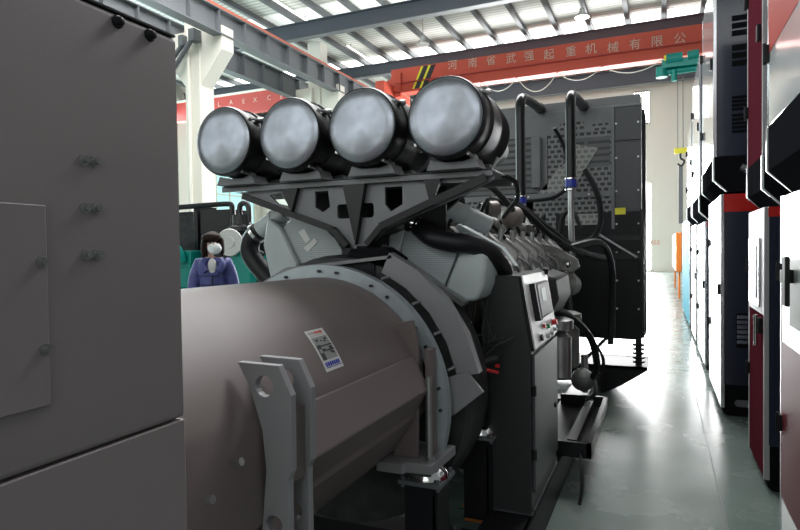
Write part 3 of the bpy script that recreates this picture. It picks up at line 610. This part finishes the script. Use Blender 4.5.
MB().box((-1.14, RY-.012, 2.16), (-.47, RY-.002, 2.80)).box((-1.62, RY-.012, 1.7), (-.47, RY-.002, 2.10)).box((-2.3, RY-.012, 1.7), (-1.3, RY-.002, 2.1)).box((-1.0, RY-.022, 2.84), (-.75, RY-.018, 2.92)).box((-.66, RY-.022, 2.81), (-.5, RY-.018, 2.88)).build('fan_guard', 'perforated', RD, smooth=False)
MB().box((-2.3, RY-.014, 2.16), (-1.24, RY-.002, 2.80)).box((-.97, RY-.016, 2.42), (-.485, RY-.011, 2.74)).build('core_fins', 'fins', RD, smooth=False)
MB().prism([(-1.3, 2.10), (-.96, 2.10), (-.93, 2.5), (-1.02, 2.42)], RY-.03, RY-.025).prism([(-.93, 2.1), (-.6, 2.62), (-.92, 2.7)], RY-.028, RY-.024).box((-.95, RY-.03, 1.8), (-.55, RY-.025, 1.92)).box((-1.75, RY-.03, 1.98), (-1.50, RY-.025, 2.16)).build('lit_patch', 'perforated_lit', RD, smooth=False)  # lighter mesh copies paint reflected light onto the guard
MB().box((-1.30, RY-.12, 2.22), (-1.20, RY, 2.78)).build('side_duct', 'rad_grey', RD, bevel=.01)
MB().box((-2.6, RY-.03, 1.42), (-.18, RY, 1.50)).box((-2.6, RY-.04, 1.62), (-.18, RY, 1.68)).box((-.46, RY-.02, .60), (-.44, RY, 1.42)).box((-.185, RY-.05, .6), (-.15, RY+.01, 1.95)).build('cross_rail', 'black_gloss', RD, bevel=.003)
MB().box((-1.05, RY-.028, 1.5), (-.185, RY, 1.93)).box((-2.6, RY-.018, .58), (-.465, RY, 1.42)).box((-.435, RY-.018, .58), (-.19, RY, 1.42)).build('lower_panel', 'black_satin', RD, smooth=False)
MB().cyl((-.60, RY-.08, 1.69), (-.22, RY-.05, 1.44), .018).build('stay_rod', 'bare_steel', RD)
MB().box((-.435, RY-.034, 1.90), (-.33, RY-.029, 1.97)).build('yellow_label', 'yellow', RD, label='yellow warning label')
sc_ = MB()
for z in (2.86, 2.5, 2.15, 1.80, 1.5, 1.2, .9):
    for x in (-.205, -.42): sc_.cyl((x, RY-.03, z), (x, RY-.012, z), .011, n=8)
for x in (-.7, -1.0, -1.35, -1.62): sc_.cyl((x, RY-.045, 2.13), (x, RY-.03, 2.13), .011, n=8)
sc_.build('screw', 'white_paint', RD)
for x in (-.21, -2.55):
    MB().box((x-.03, RY+.02, .3), (x+.03, RY+.1, .57)).build('support_post', 'black_satin', RD)
    sp = MB()
    for k in range(5): sp.cyl((x, RY+.06, .32+.045*k), (x, RY+.06, .34+.045*k), .06, n=14)
    sp.build('spring', 'black_satin', RD)
MB().prism([(-.80, .3), (-.76, .3), (-.5, .58), (-.55, .58)], RY+.0, RY+.03).box((-1.5, RY+.02, .3), (-1.42, RY+.1, .57)).build('brace', 'black_satin', RD)
# coolant riser pipes
for i, (x, y, zt, zb, m) in enumerate(((-1.205, 5.6, 3.0, 1.99, 0), (-.745, 5.6, 2.975, 2.13, 1))):
    MB().tube([(x, y, zb), (x, y, zb+.3), (x, y, zt-.35), (x, y, zt-.12), (x, y+.05, zt-.03), (x, y+.17, zt+.01), (x, y+.5, zt+.05), (x, RY+.02, zt+.10)], .047, n=16, smooth=5).build('riser_pipe', 'black_gloss', G)
    MB().lathe([(0, .056), (.02, .056)], (x, RY-.12, zt+.09), (0, 1, 0)).build('pipe_clamp', 'dark_metal', G)
    MB().lathe([(0, .052), (.07, .052)], (x, y, zb-.02), (0, 0, 1), m='blue').lathe([(0, .058), (.012, .058)], (x, y, zb+.05), (0, 0, 1), m='chrome').lathe([(0, .058), (.012, .058)], (x, y, zb-.05), (0, 0, 1), m='chrome').build('hose_joint', None, G, label='blue silicone hose joint')
MB().tube([(-.745, 5.6, 2.1), (-.745, 5.6, 1.8), (-.74, 5.6, 1.45), (-.78, 5.5, 1.38)], .028, n=12).build('lower_pipe', 'bare_steel', G)
MB().tube([(-1.205, 5.6, 1.97), (-1.18, 5.5, 1.85), (-1.1, 5.2, 1.78), (-1.0, 4.9, 1.7)], .05, n=12).build('pipe_elbow', 'engine_grey', G)
# loose hoses and cables round the engine
H = [([(-1.2, 4.2, 1.86), (-1.05, 4.5, 1.92), (-.85, 5.0, 1.72), (-.66, 5.6, 1.52), (-.5, 6.2, 1.45)], .028),
     ([(-1.1, 4.1, 1.90), (-.95, 4.4, 1.85), (-.80, 4.8, 1.66), (-.62, 5.3, 1.50)], .026),
     ([(-1.0, 6.3, 2.8), (-.92, 6.4, 2.62), (-.85, 6.4, 2.3), (-1.0, 6.4, 2.1), (-1.35, 6.4, 2.06)], .02),
     ([(-.70, 6.3, 2.35), (-.58, 6.3, 2.1), (-.55, 6.3, 1.8), (-.66, 6.2, 1.62), (-.95, 6.0, 1.58)], .03),
     ([(-.92, 6.1, 1.6), (-.90, 6.1, 1.85), (-.80, 6.1, 1.92), (-.72, 6.1, 1.75)], .022),
     ([(-.72, 5.2, 1.55), (-.5, 5.6, 1.60), (-.42, 5.9, 1.4), (-.42, 6.0, 1.0), (-.44, 6.0, .62)], .03),
     ([(-.74, 4.2, 1.12), (-.62, 4.5, 1.05), (-.50, 4.8, .85), (-.46, 4.9, .62), (-.5, 5.0, .5)], .028),
     ([(-.46, 4.8, .8), (-.42, 5.0, .65), (-.44, 5.0, .52), (-.5, 5.0, .56)], .012),
     ([(-.62, 5.6, .3), (-.55, 5.3, .42), (-.5, 5.1, .45), (-.48, 4.95, .38), (-.55, 4.9, .33)], .015)]
for p, r in H: MB().tube(p, r, n=8, smooth=5).build('hose', 'black_rubber', G)
for k in range(6):
    y = 3.5+k*.35; MB().tube([(-.80, y, 1.33), (-.73, y+.06, 1.28), (-.72, y+.2, 1.24), (-.76, y+.33, 1.28), (-.82, y+.4, 1.34)], .014, n=6).build('fuel_line', 'engine_grey', G)
wires = MB()
for k in range(7):
    x = -.92+.03*k; wires.tube([(x, 2.80, 1.30), (x+.05*math.sin(k*2), 2.8, 1.2-.02*k), (x-.03+.02*k, 2.84, 1.12), (x+.05*math.sin(k), 2.86, 1.0)], .0035, n=5)
wires.build('wiring', 'engine_dark', G)
MB().box((-.90, 2.82, 1.16), (-.86, 2.84, 1.19)).build('connector', 'white_paint', G)
MB().tube([(-.72, 2.80, .95), (-.86, 2.7, 1.0)], .008, n=6, smooth=0).box((-.735, 2.8, .975), (-.715, 2.81, .99)).build('wire_tag', 'red', G, label='small red wire tag')
MB().tube([(-.90, 2.72, .97), (-.72, 2.8, 1.02)], .018, n=8, smooth=0).build('hose', 'black_rubber', G)
MB().tube([(-.52, 3.95, .22), (-.47, 3.85, .24), (-.44, 3.72, .20), (-.43, 3.62, .10), (-.44, 3.58, .03)], .011, n=8).build('cable', 'black_rubber', G)
# turbo area
MB().tube([(-.95, 3.0, 1.85), (-.90, 3.3, 1.92), (-.85, 3.7, 1.80)], .02, n=8).build('hose', 'black_rubber', G)
MB().lathe([(0, .04), (.02, .07), (.09, .07), (.12, .04)], (-.93, 3.9, 1.76), (.4, 1, .1), n=16).lathe([(0, .03), (.02, .05), (.09, .05)], (-1.0, 3.6, 1.8), (.6, 1, .1), n=16).build('valve', 'engine_brown', EB)

# orange marks on the floor beside the cabinet
tag(MB().box((-1.10, 3.38, 0), (-.93, 3.55, .003)).box((-1.03, 3.2, 0), (-.9, 3.34, .003)).build('floor_marking', 'orange', smooth=False), 'two orange paint patches on the floor under the generator beside the black cabinet', 'marking')
struct(MB().box((.335, 2.0, 0), (.341, 20, .002)), 'trim_1', 'stiff_grey', smooth=False)

tag(MB().box((-.55, 39.97, 1.75), (-.42, 40, 1.98)).box((-.36, 39.97, 1.75), (-.22, 40, 1.98)).box((-.16, 39.97, 1.75), (-.02, 40, 1.98)).box((-.56, 39.975, 1.7), (0, 39.985, 1.75)).build('wall_sign', 'text_pale', smooth=False), 'small faded red lettered sign low on the far cream end wall', 'sign')
# ------------------------------------------------------------------ canopied sets along the aisle
def louvre(y, x0, x1, z0, z1, parent, rows, cols, m='base_black'):
    b = MB()
    for i in range(cols):
        for j in range(rows):
            xa = x0+(x1-x0)*(i+.06)/cols; xb = x0+(x1-x0)*(i+.94)/cols; za = z0+(z1-z0)*(j+.15)/rows; zb = z0+(z1-z0)*(j+.85)/rows
            b.box((xa, y-.006, za), (xb, y, zb))
    b.build('louvre', m, parent, smooth=False)
def unit(lb, x, y0, y1, z0, z1, side, upper, stripe=None, trim=None, hw=True, depth=2.2, grp=None):
    """canopied set: aisle face at x, end face navy"""
    t = thing('enclosed_generator', lb, 'generator', (x+depth/2, (y0+y1)/2, z0), grp)
    zb = z0+(.32 if upper else .28)
    B = MB().box((x+.012, y0, zb), (x+depth, y1, z1)).build('canopy', 'navy', t, bevel=.012)
    if stripe: MB().box((x+.02, y0-.003, z1-stripe), (x+depth, y0+.02, z1+.001)).build('top_stripe', 'canopy_red', B)
    zl = zb if upper else z0+.07
    MB().box((x, y0+.005, zl), (x+.014, y1-.005, z1-.005), side).build('aisle_panel', None, t, bevel=.004)
    if trim: MB().box((x-.002, y0+.008, zb+(z1-zb)*trim[0]), (x, y1-.008, zb+(z1-zb)*trim[1]), trim[2]).build('colour_band', None, t)
    MB().box((x-.003, y0+.0, zl), (x+.03, y0+.022, z1)).box((x-.003, y1-.022, zl), (x+.03, y1, z1)).build('corner_post', 'silver' if side != 'maroon' else 'silver_matt', t, bevel=.004)
    if upper: pr = [(x, zb), (x, z0+.11), (x+.10, z0), (x+depth, z0), (x+depth, zb)]
    else: pr = [(x+.02, zb), (x+.02, z0+.02), (x+.05, z0), (x+depth, z0), (x+depth, zb)]
    MB().prism(pr, y0+.01, y1-.01).build('base', 'base_black', t, smooth=False)
    if upper:
        for ya in (y0, y1-.012): MB().prism([(x-.008, zb), (x-.008, z0+.108), (x+.098, z0+.002), (x+.112, z0+.002), (x+.006, z0+.114), (x+.006, zb)], ya, ya+.012).build('base_rim', 'canopy_white', t, smooth=False)  # white rims put the bright edge glow of the base into colour
        MB().cyl((x+.22, y0+.003, z0+.22), (x+.34, y0+.003, z0+.15), .03).build('lifting_slot', 'bare_steel', t)
    else:
        MB().prism(arc(x+.14, z0+.12, .03, 90, 270, 8)+arc(x+.24, z0+.12, .03, -90, 90, 8), y0+.0, y0+.012).build('lifting_slot', 'rad_grey', t)
    if hw:
        for z in (zb+.25*(z1-zb), zb+.75*(z1-zb)):
            MB().box((x-.02, y1-.05, z-.04), (x, y1-.015, z+.04)).cyl((x-.02, y1-.035, z-.05), (x-.02, y1-.035, z+.05), .008).build('hinge', 'black_satin', t)
        MB().box((x-.022, y0+.08, (zb+z1)/2-.05), (x, y0+.14, (zb+z1)/2+.05)).build('door_latch', 'black_satin', t, bevel=.003)
    return t
gl, gu = 'enclosed generators on the floor along the aisle', 'enclosed generators stacked on top along the aisle'
A = unit('nearest floor level enclosed generator, white above and maroon below, at the right edge', .56, 2.2, 3.5, 0, 1.80, 'canopy_white', False, trim=(0, .52, 'maroon_gloss'), grp=gl)
MB().box((.548, 2.5, 1.12), (.558, 3.3, 1.55), 'silver').box((.544, 2.6, 1.18), (.55, 3.2, 1.49), 'screen').build('door_window', None, A, bevel=.004)
MB().box((.50, 3.1, 1.38), (.556, 3.16, 1.44)).box((.50, 3.04, 1.28), (.52, 3.10, 1.50)).build('door_handle', 'black_satin', A, bevel=.004)
B = unit('second floor level enclosed generator, maroon with silver door window and red top stripe', .60, 4.3, 5.0, 0, 1.79, 'maroon', False, stripe=.06, trim=(.55, 1, 'silver_matt'), grp=gl)
MB().box((.585, 4.45, 1.15), (.60, 4.9, 1.6), 'silver').box((.58, 4.5, 1.2), (.588, 4.85, 1.55), 'rad_grey').build('door_window', None, B, bevel=.004)
MB().cyl((.57, 4.45, .9), (.57, 4.45, 1.1), .012).build('door_handle', 'chrome', B)
C = unit('third floor level enclosed generator, white aisle side, navy end with a broad red top stripe', .51, 6.1, 7.5, 0, 2.02, 'canopy_white', False, stripe=.16, grp=gl)
louvre(6.1, .62, 1.0, .62, .95, C, 6, 2)
louvre(6.094, .63, .73, .66, .93, C, 6, 1, 'silver')  # silver slats stand in for bright reflections on this louvre
D = unit('fourth floor level enclosed generator, white aisle side, just past the red striped one', .51, 8.2, 9.7, 0, 1.86, 'canopy_white', False, stripe=.06, grp=gl)
E_ = unit('fifth floor level enclosed generator, white aisle side, next to the teal blue one', .51, 10.2, 11.6, 0, 1.9, 'canopy_white', False, grp=gl)
T = unit('teal blue enclosed generator far down the aisle at floor level', .50, 12.1, 15.8, 0, 2.12, 'teal_blue', False, hw=False, grp=gl)
unit('white enclosed generator furthest down the aisle, beyond the teal blue one', .62, 16.4, 18.2, 0, 1.8, 'canopy_white', False, grp=gl)
O = tag(MB().box((.44, 19.5, .8), (.6, 25, 1.98)).box((.5, 19.6, 0), (.56, 19.7, .8)).box((.5, 24.8, 0), (.56, 24.9, .8)).build('barrier_panel', 'orange', bevel=.02), 'orange panel standing at the far end of the aisle', 'panel')
UA = unit('nearest stacked enclosed generator, white glossy side with a painted red crane reflection, at top right corner', .48, 2.2, 3.35, 1.80, 3.5, 'canopy_white', True, trim=(.25, .5, 'crane_reflection'), grp=gu)  # red band paints the crane's reflection onto the white panel
UB = unit('second stacked enclosed generator, maroon side, behind the nearest white one', .59, 4.3, 5.0, 1.793, 3.7, 'maroon', True, grp=gu)
UC = unit('third stacked enclosed generator, navy end with louvres above the red striped one', .45, 6.1, 7.6, 2.04, 4.1, 'canopy_white', True, grp=gu)
louvre(6.1, .585, .95, 3.42, 3.62, UC, 3, 2); louvre(6.1, .585, .95, 3.15, 3.36, UC, 3, 2); louvre(6.1, .585, .95, 2.56, 2.74, UC, 5, 2); louvre(6.1, .585, .95, 2.76, 2.9, UC, 4, 2)
UD = unit('fourth stacked enclosed generator, white aisle side, beyond the louvred navy one', .45, 8.2, 9.8, 1.87, 3.9, 'canopy_white', True, grp=gu)
UE = unit('fifth stacked enclosed generator, white aisle side, the furthest of the stack', .45, 10.2, 11.7, 1.91, 3.5, 'canopy_white', True, grp=gu)

# ------------------------------------------------------------------ second set in the left bay
L = thing('generator_set', 'teal and black diesel generator set standing in the left bay behind the person', 'generator', (-7.2, 8.6, 0))
MB().box((-9.2, 8.0, .0), (-5.6, 8.9, .95)).box((-9.0, 7.9, .95), (-6.9, 8.6, 1.35)).build('base', 'teal', L, bevel=.02)
MB().box((-9.0, 8.1, 1.35), (-8.3, 8.6, 1.62)).box((-7.72, 7.85, 1.3), (-7.4, 8.2, 1.6)).box((-6.5, 7.8, .95), (-6.1, 8.3, 1.55)).build('battery_box', 'teal', L, bevel=.02)
MB().box((-7.40, 8.1, 1.3), (-6.75, 8.7, 2.30)).build('radiator', 'black_gloss', L, bevel=.01)
MB().box((-7.55, 8.1, 1.3), (-7.46, 8.6, 2.38)).build('radiator_post', 'black_gloss', L, bevel=.01)
MB().box((-8.3, 8.2, 1.3), (-7.55, 8.8, 2.30)).build('engine_block', 'engine_dark', L, bevel=.02)
MB().box((-6.75, 8.3, .9), (-5.9, 8.9, 2.05)).build('gearbox', 'engine_dark', L, bevel=.02)
MB().tube([(-8.2, 8.0, 2.36), (-7.6, 8.0, 2.37), (-6.75, 8.0, 2.38), (-6.62, 8.0, 2.35), (-6.60, 8.0, 2.2), (-6.6, 8.0, 2.0)], .045, n=12).build('coolant_pipe', 'black_gloss', L)
MB().tube([(-6.45, 8.0, 2.05), (-6.45, 8.0, 2.3), (-6.40, 8.0, 2.37), (-6.30, 8.0, 2.36), (-6.26, 8.0, 2.25), (-6.26, 8.0, 2.05)], .045, n=12).build('coolant_pipe', 'dark_metal', L)
MB().lathe([(0, .17), (.03, .21), (.10, .21), (.14, .15), (.3, .15)], (-6.42, 8.0, 1.88), (0, 0, 1), n=20).build('turbocharger', 'dark_metal', L)
MB().lathe([(0, .21), (.03, .21), (.05, .16), (.4, .15)], (-6.42, 7.7, 1.72), (-.3, 1, 0), n=28).build('exhaust_flange', 'dark_metal', L)
MB().lathe([(-.012, .10), (-.015, .215), (.0, .225), (.02, .22)], (-6.42, 7.69, 1.72), (-.3, 1, 0), n=28).lathe([(-.03, .09), (-.012, .10)], (-6.42, 7.69, 1.72), (-.3, 1, 0)).build('flange_cover', 'label_white', L, label='pale round cover on the flange')
MB().tube([(-8.0, 7.8, 1.75), (-7.75, 7.75, 1.72), (-7.6, 7.75, 1.6), (-7.55, 7.8, 1.4)], .09, n=12).build('teal_hose', 'teal', L)
rr = random.Random(9); pp = MB()
for k in range(16):
    x = rr.uniform(-6.3, -5.4); z = rr.uniform(1.0, 2.0); pp.tube([(x, 8.0, z), (x+rr.uniform(-.2, .2), 7.95, z-.15), (x+rr.uniform(-.3, .3), 8.0, z-.35)], .02, n=6)
pp.build('hose_run', 'black_rubber', L)
L2 = thing('generator_set', 'pale grey enclosed generator set in the left bay, right of the teal one', 'generator', (-5.2, 11, 0))
MB().box((-8.6, 11, 0), (-6.2, 12.4, 1.4)).build('base', 'teal', L2, bevel=.02)
MB().box((-8.2, 11.2, 1.4), (-7.0, 12.2, 2.5)).build('engine_block', 'engine_grey', L2, bevel=.05)

# ------------------------------------------------------------------ person
PX_, PY_ = -4.40, 5.0
FA = math.atan2(-PX_, PY_)  # yaw so that the figure faces the viewer's side of the hall
def W(x, y, z, s=1.035):   # local: x = figure's left (seen on the right), y = away from us
    c, sn = math.cos(FA*.9), math.sin(FA*.9); x *= s; y *= s; z *= s
    return (PX_+x*c-y*sn, PY_+x*sn+y*c, z)
def skin(name, nodes, edges, m, parent, sub=2, root=0):
    me = bpy.data.meshes.new(name); vs = [Vector(W(*n_[:3])) for n_ in nodes]; c = Vector((PX_, PY_, 0))
    me.from_pydata([v-c for v in vs], edges, []); o = bpy.data.objects.new(name, me); col.objects.link(o)
    sk_ = o.modifiers.new('skin', 'SKIN'); lay = me.skin_vertices[0].data if me.skin_vertices else None
    if lay is None:
        import bmesh
        bm = bmesh.new(); bm.from_mesh(me); bm.verts.layers.skin.verify(); bm.to_mesh(me); bm.free(); lay = me.skin_vertices[0].data
    for i, n_ in enumerate(nodes):
        r = n_[3]; lay[i].radius = (r, r) if not isinstance(r, tuple) else r
        lay[i].use_root = (i == root)
    sk_.use_smooth_shade = True
    s_ = o.modifiers.new('sub', 'SUBSURF'); s_.levels = sub; s_.render_levels = sub
    o.data.materials.append(MT[m]); bpy.context.view_layer.update()
    dg = bpy.context.evaluated_depsgraph_get(); me2 = bpy.data.meshes.new_from_object(o.evaluated_get(dg)); bpy.data.objects.remove(o)
    me2.materials.clear(); me2.materials.append(MT[m])
    o = bpy.data.objects.new(name, me2); col.objects.link(o); WORLD[o.name] = c
    if parent: o.parent = parent; o.location = c-WORLD[parent.name]
    else: o.location = c
    for p in me2.polygons: p.use_smooth = True
    return o
N = [(0, 0, .93, .13), (0, 0, 1.10, .12), (0, 0, 1.28, .13), (0, 0, 1.40, .09), (0, 0, 1.45, .052), (0, 0, 1.50, .055), (0, -.005, 1.56, .092), (0, 0, 1.62, .085)]
Ed = [(i, i+1) for i in range(7)]
for s in (1, -1):
    k = len(N); N += [(.16*s, 0, 1.38, .06), (.20*s, 0, 1.15, .048), (.20*s, -.06, .92, .038), (.20*s, -.08, .84, .032)]; Ed += [(3, k), (k, k+1), (k+1, k+2), (k+2, k+3)]
    for j in range(4):
        a = len(N); N += [(.20*s+(j-1.5)*.014, -.085-.02*(1.5-j)*0, .80, .010), (.195*s+(j-1.5)*.016, -.10, .765-.004*abs(j-1.5), .009)]; Ed += [(k+3, a), (a, a+1)]
    a = len(N); N += [(.17*s, -.10, .82, .011), (.155*s, -.115, .79, .010)]; Ed += [(k+3, a), (a, a+1)]
    k = len(N); N += [(.09*s, 0, .86, .09), (.10*s, -.01, .48, .055), (.10*s, .01, .09, .040), (.11*s, -.12, .04, .035)]; Ed += [(0, k), (k, k+1), (k+1, k+2), (k+2, k+3)]
PE = skin('person', N, Ed, 'skin', None)
tag(PE, 'person in a blue padded coat and white face mask standing behind the grey generator', 'person')
J = [(0, 0, .90, .165), (0, 0, 1.05, .16), (0, 0, 1.22, .15), (0, .0, 1.34, .135), (0, .01, 1.44, .10)]
JE = [(0, 1), (1, 2), (2, 3), (3, 4)]
for s in (1, -1):
    k = len(J); J += [(.14*s, 0, 1.38, .085), (.19*s, 0, 1.2, .075), (.205*s, 0, 1.08, .07), (.205*s, -.05, .92, .06)]; JE += [(3, k), (k, k+1), (k+1, k+2), (k+2, k+3)]
skin('padded_coat', J, JE, 'coat_blue', PE, 2)
T_ = [(0, 0, .9, .135)]; TE = []
for s in (1, -1):
    k = len(T_); T_ += [(.09*s, 0, .82, .10), (.10*s, -.01, .48, .075), (.10*s, .01, .12, .06)]; TE += [(0, k), (k, k+1), (k+1, k+2)]
skin('trousers', T_, TE, 'trousers', PE)
def ball(name, x, y, z, rx, ry, rz, m, cut=None):
    b = MB().sphere((0, 0, 0), 1, n=24, k=16)
    pts = []
    for v in b.v:
        q = Vector((v.x*rx, v.y*ry, v.z*rz))
        if cut: q = cut(q)
        pts.append(Vector(W(x+q.x, y+q.y, z+q.z)))
    b.v = pts; b.mats = []; return b.build(name, m, PE)
def hc(q):  # open the hair over the face
    if q.y < -.035 and q.z < .062: q.y = -.035-(q.y+.035)*.1
    return q
ball('hair', -.005, .018, 1.60, .112, .118, .125, 'hair', hc)
MB_h = ball('hair_fringe', -.01, -.06, 1.66, .092, .055, .045, 'hair')
ball('hair_side', .092, .0, 1.56, .028, .06, .10, 'hair'); ball('hair_side', -.085, -.03, 1.55, .034, .055, .10, 'hair')
ball('face_mask', .022, -.080, 1.545, .070, .055, .062, 'mask_white')
for s in (1, -1): ball('eye', .018+.032*s, -.096, 1.60, .013, .008, .007, 'hair')
ball('nose', .018, -.105, 1.582, .013, .018, .02, 'skin')
ball('scarf', 0, -.125, 1.36, .045, .035, .085, 'scarf_white')
for s in (1, -1):
    b = MB().tube([W(.07*s, -.10, 1.43), W(.10*s, -.13, 1.38), W(.06*s, -.155, 1.31)], .035, n=10); b.build('collar', 'coat_blue', PE)
MB().tube([W(0, -.17, 1.27), W(0, -.178, 1.1), W(0, -.17, .95)], .006, n=6).build('zip', 'trousers', PE)
for z in (.98, 1.08, 1.18, 1.27):
    MB().tube([W(.17*math.sin(a), -.168*math.cos(a), z-.004) for a in [(-1.2+.24*i) for i in range(11)]], .004, n=5, smooth=0).build('coat_seam', 'trousers', PE)
for s in (1, -1): ball('shoe', .105*s, -.05, .04, .05, .13, .045, 'shoes')

# ------------------------------------------------------------------ light
w = bpy.data.worlds.new('world'); scene.world = w; w.use_nodes = True; bg = w.node_tree.nodes['Background']
bg.inputs[0].default_value = (.93, .97, 1, 1); bg.inputs[1].default_value = .22
def area(name, loc, size, sy, power, rot, c=(1, 1, 1)):
    l = bpy.data.lights.new(name, 'AREA'); l.shape = 'RECTANGLE'; l.size = size; l.size_y = sy; l.energy = power; l.color = c
    o = bpy.data.objects.new(name, l); col.objects.link(o); o.location = loc; o.rotation_euler = rot; return o
area('window_light', (-6, 39.8, 4), 12, 7, 4500, (-PI/2, 0, 0))       # daylight through the end wall glazing
area('skylight_light', (-5, 12, 12.9), 18, 5, 5200, (0, 0, 0))        # roof lights overhead
area('left_window_light', (-29.8, 22, 7), 28, 8, 5000, (PI/2, 0, -PI/2), (.85, 1, 1))
